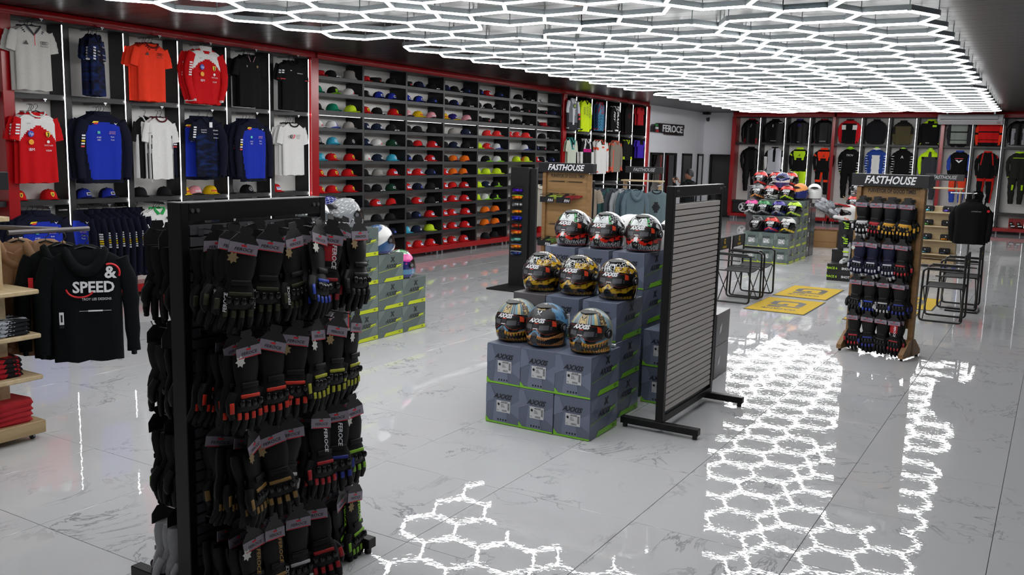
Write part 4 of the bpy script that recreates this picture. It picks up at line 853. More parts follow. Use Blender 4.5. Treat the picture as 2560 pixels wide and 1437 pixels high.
def helmet(design, label, loc, rz, rough=.18, full=True, visor=VIS, vtext=True, res=(150, 110), side=False, group=None, rot=None, spoil=True):
    key = (design, rough, full, visor.name, vtext)
    if key not in SHELLS:
        g, C = helmet_shell(paint(design), *res); me = vcold(g, C, 'shell', shellmat(rough))
        g = G(); strip_on(g, zlo, zhi, -1.45, 1.45, .0045); strip_on(g, lambda a: zlo(a)-.003, zlo, -1.45, 1.45, .0035); strip_on(g, zhi, lambda a: zhi(a)+.004, -1.45, 1.45, .0035, nz=1); vm = g.mesh('visor', visor, True)
        dm = None
        if vtext and full:
            g = G()
            strip_on(g, lambda a: zlo(a)+.006, lambda a: zhi(a)-.004, -.95, 1.02, .0056, 0, nz=3)
            for s_ in (0, 1): strip_on(g, (lambda a: zlo(a)+.007) if not s_ else (lambda a: zhi(a)-.006), (lambda a: zlo(a)+.0082) if not s_ else (lambda a: zhi(a)-.005), -.9, .95, .006, 3, nz=1)
            wrap_text(g, 'AXXIS', .034, -.02, .181, .0068, 1, shear=.35, bold=.0022, sx=1.18)
            strip_on(g, lambda a: .163, lambda a: .168, -.1, .12, .0064, 3, 8, 1); strip_on(g, lambda a: .137, lambda a: .161, -.13, .13, .0062, 4, 8, 1); strip_on(g, lambda a: .130, lambda a: .134, -.13, .12, .0064, 1, 8, 1)
            strip_on(g, lambda a: .128, lambda a: .156, -.6, -.2, .0062, 2, 8, 1); strip_on(g, lambda a: .126, lambda a: .156, .17, .62, .0062, 2, 8, 1)
            for q in range(5): strip_on(g, lambda a: .133+.005*q, lambda a: .1338+.005*q, .18, .61, .0066, 4, 8, 1); strip_on(g, lambda a: .133+.005*q, lambda a: .1338+.005*q, -.59, -.22, .0066, 4, 8, 1)
            strip_on(g, lambda a: .15-(a-.75)*.02, lambda a: .186-(a-.75)*.06, .76, .96, .0064, 3, 6, 2)
            for q in range(2): strip_on(g, lambda a: .128+.012*q, lambda a: .133+.012*q, .68, .76, .0064, 2, 3, 1)
            dm = g.mesh('visor_sticker', VMAT)
        elif vtext:
            g = G(); wrap_text(g, 'AXXIS', .05, 0, .172, .0075, 0, shear=.3, bold=.003); strip_on(g, lambda a: .128, lambda a: .136, -.2, .2, .0068, 0, 6, 1); dm = g.mesh('visor_sticker', WHITEINK)
        g = G()
        # top vent, chin vent, spoiler, pivots
        for q in (0, 1):
            zz = .272-.006*q; a0 = -.5+.1*q
        g.loft([[tuple(HP(a, z_, o_)) for a, z_, o_ in ((-1.2, .262, 0.), (-.5, .258, .011*k), (0, .254, .014*k), (.5, .258, .011*k), (1.2, .262, 0.), (.9, .272, .006*k), (0, .276, .008*k), (-.9, .272, .006*k))] for k in (0., 1.)], 0)
        tv = g.mesh('top_vent', mat('vent_black', '17171a', .4) if design not in ('white', 'greyweb') else plas('c8c8c8'), 40)
        g = G(); g.loft([[tuple(HP(a, z_, k)) for a, z_ in ((-.16, .035), (.16, .035), (.2, .07), (.0, .088), (-.2, .07))] for k in (0, .007)], 0); cv = g.mesh('chin_vent', mat('vent_black', '17171a', .4), 40)
        g = G(); g.loft([[(x*(1-.1*k), .150+.028*k-.02*abs(x)/.08, z_) for x, z_ in ((-.085, .20), (-.05, .225), (0, .232), (.05, .225), (.085, .20), (0, .185))] for k in (0, 1)], 0); sp = g.mesh('spoiler', mat('vent_black', '17171a', .4), 40)
        g = G(); 
        for s_ in (-1, 1): p = HP(s_*1.38, .135, .0); g.cyl(p, p+Vector((s_*.012, -.002, 0)), .03, 20, 0); g.cyl(p+Vector((s_*.011, -.002, 0)), p+Vector((s_*.015, -.002, 0)), .018, 16, 1)
        pv = g.mesh('visor_pivot', [mat('vent_black', '17171a', .4), CHROME], 40)
        g = G(); em = BLACKINK if design in ('tribal', 'grin') else WHITEINK
        if full and design != 'scale':
            for sx_ in (-1, 1):
                for sz_ in (-1, 1): strip_on(g, lambda a: .228+sz_*(.003+.13*max(0, sx_*a-.04)*.5)-.0015, lambda a: .228+sz_*(.003+.13*max(0, sx_*a-.04)*1.0)+.0035, sx_*.02 if sx_ > 0 else -.16, .16 if sx_ > 0 else -.02, .0012, 0, 6, 1)
        ed = g.mesh('front_emblem', em) if g.v else None
        SHELLS[key] = (me, vm, dm, tv, cv, sp, pv, ed)
    me, vm, dm, tv, cv, sp, pv, ed = SHELLS[key]
    o = thing('motorcycle_helmet', label, 'helmet', loc, rz, group, rot); o.scale = (1.12, 1.12, 1.08)
    obj('shell', me, o); obj('visor', vm, o)
    if dm: obj('visor_sticker', dm, o)
    obj('top_vent', tv, o); obj('chin_vent', cv, o); obj('visor_pivot', pv, o)
    if spoil: obj('spoiler', sp, o)
    if ed: obj('front_emblem', ed, o)
    return o
# ================================================================= HELMET BOXES
def flat(g, s_, size, o, ux, uy, m, shear=.0, bold=0., sx=1.):
    k = (s_, size, shear, bold)
    if k not in GC: GC[k] = glyphs(*k)
    vs, fs = GC[k]; ux = Vector(ux); uy = Vector(uy); o = Vector(o); g.add([tuple(o+ux*(x*sx)+uy*y) for x, y in vs], fs, m)
def quad(g, o, ux, uy, pts, m): g.poly([tuple(Vector(o)+Vector(ux)*a+Vector(uy)*b) for a, b in pts], m)
BW, BDp, BH = .286, .47, .300
def box_set(base, facet, lime, ink):
    B = mat('box_card_'+base, base, .28, var=.04, scale=5, bump=.12); F = mat('box_facet_'+facet, facet, .28); Lm = mat('box_lime_'+lime, lime, .35); I = mat('box_ink_'+ink, ink, .4); Wt = mat('sticker_white', 'cfd0d2', .5)
    g = G(); g.box((0, 0, BH/2), (BW-.003, BDp-.003, BH-.002), b=.002)
    bm_ = g.mesh('helmet_box', B)
    g = G(); e = .0006
    fr = ((0, -BDp/2-e, 0), (1, 0, 0), (0, 0, 1)); rt = ((BW/2+e, 0, 0), (0, 1, 0), (0, 0, 1)); bk_ = ((0, BDp/2+e, 0), (-1, 0, 0), (0, 0, 1)); lf_ = ((-BW/2-e, 0, 0), (0, -1, 0), (0, 0, 1)); tp = ((0, 0, BH+e*.2), (1, 0, 0), (0, 1, 0))
    for o, ux, uy in (fr, bk_):
        quad(g, o, ux, uy, [(-.142, .29), (-.142, .15), (-.06, .19), (-.1, .29)], 0); quad(g, o, ux, uy, [(.142, .06), (.142, .2), (.03, .13)], 0); quad(g, o, ux, uy, [(-.06, .19), (.03, .13), (.05, .0), (-.08, .02)], 0)
        o2 = Vector(o)+Vector(ux).cross(Vector(uy))*.0004
        quad(g, o2, ux, uy, [(-.142, .004), (.142, .004), (.142, .016), (-.11, .018), (-.142, .05)], 1)
        flat(g, 'AXXIS', .05, o2+Vector(uy)*.21, ux, uy, 2, .35, .0015, 1.05)
        for q in range(4): quad(g, o2, ux, uy, [(-.04+.022*q, .028), (-.028+.022*q, .028), (-.028+.022*q, .042), (-.04+.022*q, .042)], 2)
    for o, ux, uy in (rt, lf_):
        quad(g, o, ux, uy, [(-.23, .29), (-.23, .17), (-.1, .29)], 0); quad(g, o, ux, uy, [(.02, .01), (.23, .06), (.23, .22)], 0)
        o2 = Vector(o)+Vector(ux).cross(Vector(uy))*.0004
        flat(g, 'X', .07, o2+Vector(uy)*.235+Vector(ux)*.03, ux, uy, 2, .1, .004, 1.2); flat(g, 'AXXIS', .058, o2+Vector(uy)*.165+Vector(ux)*-.0, ux, uy, 2, .4, .0015, 1.2)
        quad(g, o2, ux, uy, [(.085, .148), (.185, .160), (.2, .178), (.1, .168)], 1); quad(g, o2, ux, uy, [(-.225, .112), (.21, .15), (.21, .153), (-.225, .116)], 1)
        quad(g, o2, ux, uy, [(-.13, .004), (.232, .004), (.232, .046), (-.09, .04)], 1); flat(g, 'OX', .026, Vector(o2)+Vector(ux).cross(Vector(uy))*.0003+Vector(uy)*.025+Vector(ux)*.17, ux, uy, 2, .0, .001); flat(g, 'COBRA', .02, o2+Vector(uy)*.045+Vector(ux)*-.17, ux, uy, 0, .2)
    quad(g, *tp, [(-.14, -.23), (-.05, -.23), (.05, .0), (-.14, .1)], 0); quad(g, *tp, [(.14, .2), (.14, .02), (.0, .1)], 0)
    pm = g.mesh('printed_graphics', [F, Lm, I])
    g = G(); o = Vector((0.01, -BDp/2-.0016, 0)); ux = Vector((1, 0, 0)); uy = Vector((0, 0, 1)); quad(g, o, ux, uy, [(-.058, .093), (.058, .093), (.058, .18), (-.058, .18)], 0); o2 = o+Vector((0, -.0004, 0))
    flat(g, 'AXXIS', .019, o2+uy*.168+ux*.005, ux, uy, 1, .35, .0006); quad(g, o2, ux, uy, [(-.05, .145), (-.035, .14), (-.03, .155), (-.04, .163), (-.05, .158)], 1)
    for q in range(9): quad(g, o2, ux, uy, [(.036, .115+.006*q), (.052, .115+.006*q), (.052, .1185+.006*q), (.036, .1185+.006*q)], 1)
    for q in range(7): quad(g, o2, ux, uy, [(-.01+.006*q, .099), (-.007+.006*q, .099), (-.007+.006*q, .113), (-.01+.006*q, .113)], 1)
    for q in range(3): quad(g, o2, ux, uy, [(-.022, .15-.009*q), (.0+.006*q, .15-.009*q), (.0+.006*q, .153-.009*q), (-.022, .153-.009*q)], 1)
    flat(g, 'XL', .014, o2+uy*.106-ux*.045, ux, uy, 1)
    lm = g.mesh('shipping_label', [Wt, BLACKINK])
    return bm_, pm, lm
BLUEB = box_set('646c80', '747d92', '82c82e', '1a1d24'); GREENB = box_set('5d6a67', '6f7c78', 'c6d41c', '1d2322')
_ = Vector
def hbox(st, loc, rz, label, group, lab=True, plain=None):
    o = obj('helmet_box', st[0], None, loc, (0, 0, rz), label, 'box', group)
    obj('printed_graphics', st[1], o)
    if lab: obj('shipping_label', st[2], o)
    return o
# centre display: three tiers
LV = ['floor level', 'second level', 'third level', 'fourth level']
cn = ['left', 'middle', 'right']
for lv in range(2):
    for i in range(3):
        hbox(BLUEB, (-3.517+BW*(i+.5)+.0*i, 5.56+BDp/2+random.uniform(-.006, .006), BH*lv+.001), random.uniform(-.012, .012), 'slate blue helmet box, front tier, %s column, %s' % (cn[i], LV[lv]), 'front tier of slate helmet boxes')
dkb = None
for lv in range(3):
    for i in range(3):
        if i == 0 and lv == 2: continue
        if lv < 2 and i == 0: pass
        hbox(BLUEB, (-3.66+.32*i+BW/2+.03*(i == 2)*0, 6.12+BDp/2, BH*lv+.001), random.uniform(-.015, .015), 'slate blue helmet box, middle tier, %s column, %s' % (cn[i], LV[lv]), 'middle tier of slate helmet boxes')
g = G(); g.box((0, 0, .148), (.29, .44, .296), b=.003)
greyb = g.mesh('helmet_box', mat('grey_card', '59565a', .3, var=.05, bump=.1))
o = obj('helmet_box', greyb, None, (-3.50, 6.36, .602), (0, 0, 0), 'plain grey helmet box under the leftmost gold helmet', 'box'); text('X', .1, BLACKINK, o, (.09, -.2215, .16), bold=.004, sx=1.2)
for lv in range(4):
    for i in range(3):
        hbox(BLUEB, (-3.77+.318*i+BW/2, 6.88+BDp/2-.01, BH*lv+.001), random.uniform(-.01, .01), 'slate blue helmet box, back tier, %s column, %s' % (cn[i], LV[lv]), 'back tier of slate helmet boxes')
for lv in range(2):
    o = obj('helmet_box', greyb, None, (-2.68, 8.05, .3*lv+.001), (0, 0, .05), 'grey box behind the slat panel, %s' % LV[lv], 'box', 'grey boxes behind the slat panel'); g = G(); quad(g, (.146, 0, 0), (0, 1, 0), (0, 0, 1), [(-.12, .1), (-.06, .12), (-.04, .2), (-.1, .16)], 0); part('printed_mark', g, WHITEINK, o)
for q, (x, y) in enumerate(((-2.36-.3, 7.6), (-2.36-.3, 7.6))):
    if q == 0: hbox(BLUEB, (-2.64, 7.0, .001), 0, 'slate blue helmet box on the floor beside the slat panel', None); hbox(BLUEB, (-2.64, 7.0, .302), 0, 'slate blue helmet box stacked beside the slat panel', None)
# helmets on it
zt1, zt2, zt3 = .602, .902, 1.203
helmet('tribal', 'teal and cream striped helmet with fanged chin, left on the front tier', (-3.405, 5.80, zt1), -.06, .3)
helmet('smile', 'matt dark helmet with orange toothed grin and blue side splash', (-3.135, 5.775, zt1), .02, .4)
helmet('tribal', 'teal and cream striped helmet with fanged chin, right on the front tier', (-2.775, 5.77, zt1), .02, .3)
for i, x in enumerate((-3.51, -3.185, -2.85)): helmet('scale', 'glossy black and gold reptile scale helmet, %s of three on the middle tier' % ['leftmost', 'centre', 'rightmost'][i], (x, 6.37, zt2), (-.08, 0, .03)[i], .08, group='gold scale helmets')
for i, x in enumerate((-3.61, -3.29, -2.95)): helmet('grin', 'white green and red bared teeth helmet, %s of three on the top tier' % ['leftmost', 'centre', 'rightmost'][i], (x, 7.08, zt3), (-.03, 0, .05)[i], .15, group='bared teeth helmets')
for x, y in ((-3.28, 7.5), (-2.86, 7.55)): 
    helmet('white', 'plain white helmet peeking out behind the bared teeth helmets, %s' % ('left' if x < -3 else 'right'), (x, y+.05, 1.16), 2.6, .2, full=False, res=(40, 30), vtext=False)
g = G(); g.box((-3.05, 7.62, .58), (.9, .5, 1.155), b=.004); obj('display_crate', g.mesh('display_crate', mat('grey_card', '59565a')), None, label='large grey carton behind the top tier of helmet boxes', cat='box')
g = G(); g.box((-2.70, 5.98, .615), (.05, .04, .02), b=.004); obj('tape_scrap', g.mesh('tape_scrap', mat('clear_tape', 'c8c8cc', .1)), None, label='crumpled clear tape on the right front helmet box', cat='tape')
# green stack at the cap wall
rzg = pi
def gx(y0, n, nm):
    for lv in range(n): hbox(GREENB, (-6.03-.0-BW/2-.0, y0, BH*.985*lv+.001), 0 , 'olive green helmet box, %s, %s' % (nm, LV[lv]), 'green helmet boxes near the cap wall', lab=False)
GB = .425/BDp
for y0, n, nm in ((7.165, 4, 'nearest column of the left stack'), (7.59, 3, 'middle column of the left stack'), (8.0, 2, 'farthest column of the left stack')):
    for lv in range(n):
        o = hbox(GREENB, (-6.03-BW/2, y0, BH*.985*lv+.001), 0, 'olive green helmet box, %s, %s' % (nm, LV[lv]), 'green helmet boxes near the cap wall', lab=False); o.scale = (1, GB, .985)
for y0, n, nm in ((7.165, 4, 'nearest'), (7.59, 3, 'middle')):
    for lv in range(n):
        o = hbox(GREENB, (-6.33-BW/2, y0, BH*.985*lv+.001), 0, 'olive green helmet box, rear row, %s column, %s' % (nm, LV[lv]), 'rear row of green helmet boxes', lab=False); o.scale = (1, GB, .985)
DKB = mat('dark_card_glossy', '2b2a2d', .2, var=.05)
for i, (y0, n) in enumerate(((6.70, 4), (6.22, 4))):
    for lv in range(n):
        g = G(); g.box((0, 0, .146), (.30, .44, .292), b=.003); o = obj('helmet_box', g.mesh('helmet_box', DKB), None, (-6.18, y0, .295*lv+.001), (0, 0, 0), 'black helmet box with red edge, %s column, %s' % (('next to the green stack', 'hidden behind the glove rack')[i], LV[lv]), 'box', 'black helmet boxes beside the green stack')
        g = G(); g.box((.1505, -.212, .146), (.001, .008, .29)); g.box((.1505, .212, .146), (.001, .008, .29)); part('red_edge', g, mat('print_red', 'd01020', .5), o)
        text('AXXIS', .07, WHITEINK, o, (.152, 0, .2), (pi/2, 0, pi/2), shear=.35, bold=.002)
hh = dict(full=False, res=(72, 54), vtext=False)
helmet('white', 'white helmet with grey visor facing the camera on the stack behind the glove rack', (-6.12, 6.52, 1.19), .55, .2, full=False, res=(60, 44), visor=VISG)
helmet('greyweb', 'grey helmet with white web pattern, seen in profile on the highest green box', (-6.17, 7.02, 1.184), pi-.25, .3, **hh)
helmet('bluewhite', 'white and blue helmet in profile on the middle green box', (-6.17, 7.55, .888), pi-.2, .15, **hh)
helmet('pink', 'pink navy and blue helmet in profile on the lowest green box', (-6.17, 7.92, .592), pi-.2, .15, **hh)
helmet('navy,navy,blue,navy', 'blue helmet behind the grey web helmet', (-6.5, 7.15, 1.184), pi-.3, .15, full=False, res=(32, 24), vtext=False)
# back stack
X0 = -5.18
def row_(y0, n, nm, cnt=3, x0=X0):
    for i in range(cnt):
        for lv in range(n): o = hbox(GREENB, (x0+BW*(i+.5), y0+BDp/2, .291*lv+.001), 0, 'grey green helmet box, far stack, %s, %s column, %s' % (nm, NTH[i], LV[lv] if lv < 4 else 'top'), 'grey green boxes of the far stack'); o.scale = (1, 1, .97)
row_(17.42, 2, 'front row'); row_(17.90, 3, 'second row'); row_(18.38, 4, 'third row')
for i, x in enumerate((-4.50, -4.8)):
    for lv in range(4):
        g = G(); g.box((0, 0, .148), (.3, .36, .296), b=.003); o = obj('helmet_box', g.mesh('helmet_box', DKB), None, (x, 19.06, .298*lv+.001), (0, 0, 0), 'black carton at the right end of the far stack, %s row, %s' % (NTH[i], LV[lv]), 'box', 'black cartons of the far stack'); text('X', .12, WHITEINK, o, (.1515, .03, .16), (pi/2, 0, pi/2), bold=.004)
        o = obj('helmet_box', o.data, None, (x, 19.45, .25*lv+.001 if lv < 3 else .75), (0, 0, 0), 'black carton behind the far stack, %s row, %s' % (NTH[i], LV[lv]), 'box', 'black cartons behind the far stack'); o.scale = (1, 1, .84)
FH = [('grey,black,black,black', -4.99, 17.62, .582, 'black graphite helmet'), ('red,black,navy,red', -4.71, 17.62, .582, 'navy helmet with red crown and chin line'), ('offw,black,black,yellow', -4.40, 17.62, .582, 'black helmet with white and yellow crown'),
 ('pink,lgrey,grey,offw', -5.26, 18.1, .873, 'grey helmet with pink crown'), ('green,black,black,lgrey', -5.02, 18.1, .873, 'black helmet with green crown stripe'), ('purple,black,navy,lgrey', -4.72, 18.1, .873, 'black helmet with purple crown'), ('lime,black,grey,lime', -4.42, 18.1, .873, 'black helmet with lime crown and chin line'),
 ('lgrey,grey,black,orange', -5.3, 18.6, 1.164, 'grey helmet with orange chin'), ('red,offw,offw,black', -5.02, 18.58, 1.164, 'white helmet with red crown'), ('red,dkred,black,lime', -4.70, 18.58, 1.164, 'dark helmet with red crown'),
 ('red,lgrey,grey,red', -5.4, 19.1, 1.42, 'grey helmet with red crown, highest left'), ('red,lgrey,grey,offw', -5.08, 19.1, 1.42, 'grey helmet with red crown, highest centre'), ('red,lgrey,grey,red', -4.78, 19.1, 1.42, 'grey helmet with red crown, highest right')]
for d_, x, y, z, nm in FH: helmet(d_, nm+' on the far stack', (x, y, z), random.uniform(-.1, .1), .15, full=False, res=(40, 30), group=None)
g = G(); g.box((-5.1, 19.15, .71), (1.0, .5, 1.415), b=.004); obj('display_crate', g.mesh('display_crate', mat('grey_card', '59565a')), None, label='large grey carton under the highest far helmets', cat='box')
helmet('navy,offw,navy,navy', 'blue and white speckled helmet seen from behind on the far stack', (-4.88, 18.85, 1.40), pi, .15, full=False, res=(40, 30), vtext=False)
helmet('orange,navy,navy,orange', 'matt navy helmet with orange stripe seen from behind', (-4.50, 18.80, 1.20), pi-.3, .4, full=False, res=(40, 30), vtext=False)
helmet('offw,offw,offw,lgrey', 'white helmet seen from behind at the right end of the far stack', (-4.28, 19.06, 1.195), pi+.2, .2, full=False, res=(40, 30), vtext=False)
# second small helmet tower right of it
for lv in range(4):
    o = hbox(GREENB, (-3.98, 22.0, .30*lv+.001), 0, 'grey green helmet box in the column behind the wooden glove stand, %s' % LV[lv], 'box column behind the wooden glove stand')
for z, d_, nm in ((1.50, 'offw,black,offw,black', 'black and white helmet'), (1.2, 'red,dkred,red,black', 'red helmet'), (.9, 'red,offw,black,offw', 'white helmet with orange red crown')):
    x = -3.98-.0; y = 22.0 if z == 1.5 else 21.6-.05*(z < 1)
    helmet(d_, nm+' on the column behind the wooden glove stand', (x, 22.0-(1.5-z)*1.1, z-.295), 0, .15, full=False, res=(36, 28))
    if z < 1.4: o = hbox(GREENB, (x, 22.0-(1.5-z)*1.1, z-.595), 0, 'helmet box under the %s behind the wooden glove stand' % nm, None); 
# ================================================================= GLOVES
def glove_meshes(main, acc, ltr=None, gl=.30, shine=.55, cuff=None, tips=None, frame=False):
    M_ = mat('leather_'+main, tuple(v*.6 for v in hx(main)) if main[0] in '01' else main, shine, var=.2, scale=40, bump=.3, spec=.3); A_ = mat('accent_'+acc, acc, .5, var=.05); Cf = mat('accent_'+cuff, cuff, .5, var=.05) if cuff else M_; Tp = mat('accent_'+tips, tips, .5) if tips else M_
    ms = [M_, A_, Cf, Tp]; g = G(); s_ = gl/.30
    def ring(cx, cy, z, rx, ry, n=12, tl=0.): return [((cx+rx*cos(2*pi*j/n))*s_, (cy+ry*sin(2*pi*j/n))*s_, (z+tl*cos(2*pi*j/n))*s_) for j in range(n)]
    R = [ring(0, 0, 0, .044, .020), ring(0, 0, -.03, .048, .023), ring(0, 0, -.075, .043, .022), ring(.0, 0, -.105, .036, .019), ring(0, 0, -.135, .047, .022), ring(0, -.003, -.17, .052, .022), ring(0, -.004, -.196, .049, .019), ring(0, -.004, -.204, .04, .014)]
    g.loft(R, 0, mf=lambda i, j: 2 if i < 2 and 7 <= j <= 9 else 1 if frame and 4 <= i <= 5 and j in ((6, 7, 10, 11) if i == 5 else (6, 7, 8, 9, 10, 11)) else 0)
    for k, (x, l, dx) in enumerate(((-.037, .072, -.006), (-.0125, .088, -.002), (.0125, .084, .002), (.036, .066, .008))):
        P = [(x*s_, -.003*s_, -.18*s_), ((x+dx*.3)*s_, -.006*s_, (-.2-l*.3)*s_), ((x+dx*.8)*s_, .0*s_, (-.2-l*.65)*s_), ((x+dx)*s_, .010*s_, (-.2-l)*s_)]
        b0 = len(g.f); g.tube(P, [.0135*s_, .0135*s_, .0125*s_, .009*s_], 8, 0, ry=.9)
        if tips: 
            for q in range(b0+16, len(g.f)): g.m[q] = 3
        g.ball(P[-1], .0095*s_, 6, 3 if tips else 0)
        g.box(((x+dx*.3)*s_, -.0165*s_, (-.2-l*.25)*s_), (.014*s_, .006*s_, .026*s_), 1, b=.002)
    g.tube([(-.045*s_, 0, -.135*s_), (-.062*s_, -.004*s_, -.165*s_), (-.066*s_, -.008*s_, -.2*s_), (-.06*s_, -.01*s_, -.225*s_)], [.016*s_, .016*s_, .0135*s_, .009*s_], 8, 0)
    g.box((-.066*s_, -.018*s_, -.185*s_), (.016*s_, .006*s_, .04*s_), 1, b=.002)
    g.box((0, -.022*s_, -.108*s_), (.06*s_, .006*s_, .02*s_), 0, b=.002)
    body = g.mesh('glove', ms, 50)
    g = G()
    for k in range(4): g.ball(((-.034+.0225*k)*s_, -.024*s_, (-.176+.004*abs(k-1.5))*s_), (.0105*s_, .011*s_, .015*s_), 8, 0)
    g.box((0, -.021*s_, -.148*s_), (.07*s_, .006*s_, .014*s_), 1, b=.002)
    kn = g.mesh('knuckle_guard', [mat('carbon_black', '151518', .18), A_], 50)
    return body, kn
GL = {}
CARDB = mat('header_card_black', '1b191b', .45); CARDW = mat('header_card_lilac', '8a818e', .5, var=.03); REDI = mat('print_red', 'd01020', .5); GOLDI = mat('gold_ink', 'a07a38', .5); LIMEI = mat('print_lime_green', '9fe020', .6)
g = G()
g.prism([(-.062, 0, -.03), (.062, 0, -.03), (.062, 0, .018), (.034, 0, .05), (-.034, 0, .05), (-.062, 0, .018)], (0, .002, 0), 0)
g.box((0, -.001, -.008), (.124, .002, .044), 1); g.box((0, -.0025, .004), (.022, .001, .007), 2); g.box((.005, -.0025, .012), (.01, .001, .005), 3); g.box((0, -.0025, -.028), (.11, .001, .003), 2)
flat(g, 'FEROCE', .017, (0, -.0026, -.012), (1, 0, 0), (0, 0, 1), 4, .2, .0003, 1.3)
g.prism([(-.022, 0, .05), (.022, 0, .05), (.03, 0, .062), (.024, 0, .082), (-.024, 0, .082), (-.03, 0, .062)], (0, .002, 0), 0)
cardm = g.mesh('header_card', [CARDB, CARDW, REDI, mat('print_dkgreen2', '1c5040', .5), BLACKINK])
g = G(); g.prism([(.026*(1 if i % 2 else .62)*cos(2*pi*i/14), 0, .026*(1 if i % 2 else .62)*sin(2*pi*i/14)) for i in range(14)], (0, .0015, 0)); starw = g.mesh('leather_tag', mat('tag_white', 'cfcfc8', .6)); starg = g.mesh('leather_tag', mat('tag_tan', '8a7550', .7))
def glove_pair(style, label, loc, rz, group, tilt=0., ltr=None, tag=None, roll=0., cardrot=0.):
    if style not in GL: GL[style] = glove_meshes(*GST[style][:2], **GST[style][2])
    b, k = GL[style]; t = thing('glove_pair', label, 'gloves', loc, 0, group, (tilt, roll, rz))
    for sgn, y in ((1, -.016), (-1, .026)):
        o = obj('glove', b, t, (.006*sgn+random.uniform(-.006, .006), y, -.062+random.uniform(-.006, .004)), (0, random.uniform(-.08, .08), random.uniform(-.12, .12)), scale=(sgn*1.38, 1.2, 1.14))
        if sgn == 1: obj('knuckle_guard', k, o)
    obj('header_card', cardm, t, (random.uniform(-.004, .004), -.045, -.04), (0, cardrot+random.uniform(-.05, .05), 0))
    if ltr:
        lo_ = style in ('ol', 'bl', 'bw') and ltr is WHITEINK
        text('FEROCE', .022 if lo_ else .03, ltr, t, (-.058, -.040, -.27) if lo_ else (.016, -.050, -.125), (pi/2, -pi/2 if lo_ else pi/2, 0), shear=.2, bold=.0005)
    if tag: obj('leather_tag', tag, t, (-.045, -.048, -.085), (0, random.random(), 0))
    return t
LB = 'lettered black gloves'
GST = {'bw': ('101012', 'b8b8bc', {}), 'ol': ('13140f', '2e3318', {}), 'bl': ('0f1013', '1c3fae', {}), 'rc': ('121113', '8e1820', dict(cuff='a81420')), 'bk': ('101012', '18181b', dict(shine=.4)), 'or': ('120f0f', 'd83018', {}), 'ny': ('101010', 'a8a820', {}),
 'gd': ('100f0e', '8a6a34', {}), 'rd': ('110e0f', 'a8141e', {}), 'nb': ('0f1012', '20308a', {}), 'ng': ('101210', '7ab01c', {}), 'wf': ('b8b8bc', '1a1a1c', {}), 'rf': ('121214', 'a81822', dict(frame=True)), 'yf': ('14171c', 'd09a28', dict(frame=True)), 'bf': ('10143a', 'b8b8c0', dict(tips='d0d0d0')), 'wt': ('101012', 'c8c8cc', dict(tips='d0d0d0', frame=True))}
NM = {'bw': 'black gloves with pale trim', 'ol': 'olive trimmed black gloves', 'bl': 'black gloves with blue trim', 'rc': 'black gloves with red cuff panel', 'bk': 'all black leather gloves', 'or': 'black gloves with red orange fingers', 'ny': 'black gloves with yellow trim', 'gd': 'black gloves with gold trim', 'rd': 'black gloves with red trim', 'nb': 'black gloves with navy trim', 'ng': 'black gloves with lime trim', 'wf': 'white and black palm gloves', 'rf': 'black gloves with red knuckle frame', 'yf': 'black gloves with yellow knuckle frame', 'bf': 'navy gloves with white fingertips', 'wt': 'black gloves with white fingertips'}
# ----- slat racks
def slat_rack(label, x, y0, y1, H_, post, slx, side, col, nsl, foot, zt, zb):
    t = thing('slat_rack', label, 'display rack', (x, 0, 0), 0)
    px, py = post; g0 = BLACKM
    for y in (y0+py/2, y1-py/2):
        g = G(); g.box((0, y, H_/2+.02), (px, py, H_-.04), b=.003); part('post', g, g0, t)
        g = G(); g.box((foot[0], y, .055), (foot[1], .055, .05), b=.003); part('foot_bar', g, g0, t)
        for q in (-1, 1):
            g = G(); g.cyl((foot[0]+q*(foot[1]/2-.03), y, .0), (foot[0]+q*(foot[1]/2-.03), y, .03), .018, 12); part('levelling_foot', g, WIRE, t, 40)
        for q in (-1, 1):
            g = G(); g.cyl((px/2-.002, y+q*.0+(.05 if y < (y0+y1)/2 else -.05)+q*.014, H_-.035), (px/2+.006, y+(.05 if y < (y0+y1)/2 else -.05)+q*.014, H_-.035), .009, 10); part('bolt', g, DARKST, t, 40)
    g = G(); g.box((0, (y0+y1)/2, H_-.04), (px, y1-y0-2*py, .078), b=.003); part('top_rail', g, g0, t)
    g = G(); g.box((0, (y0+y1)/2, .1), (px, y1-y0-2*py, .05), b=.003); part('bottom_rail', g, g0, t)
    g = G(); g.box((slx-.008*side, (y0+y1)/2, (zt+zb)/2), (.012, y1-y0-2*py-.004, zt-zb)); part('backing_board', g, mat('dark_backing', '141415', .6), t)
    pitch = (zt-zb)/nsl; g = G(); L_ = y1-y0-2*py-.012
    g.prism([(0, -L_/2, -pitch*.42), (.010*side, -L_/2, -pitch*.42), (.010*side, -L_/2, pitch*.36), (0, -L_/2, pitch*.42)], (0, L_, 0)); sm = g.mesh('slat', col)
    for i in range(nsl): obj('slat', sm, t, (slx, (y0+y1)/2, zb+pitch*(i+.5)))
    return t
slat_rack('black framed slat panel with bare grey slats beside the helmet boxes', -2.335, 6.04, 7.13, 1.785, (.058, .045), .012, 1, mat('grey_slat', 'c8c1bc', .45, var=.04), 34, (0, .60), 1.66, .15)
GS = mat('dark_grey_slat', '4c4b50', .4, var=.05)
rk = slat_rack('black framed slat rack crowded with hanging gloves in the foreground', -3.12, 2.50, 3.36, 1.757, (.085, .04), .03, 1, GS, 31, (.0, .72), 1.665, .16)
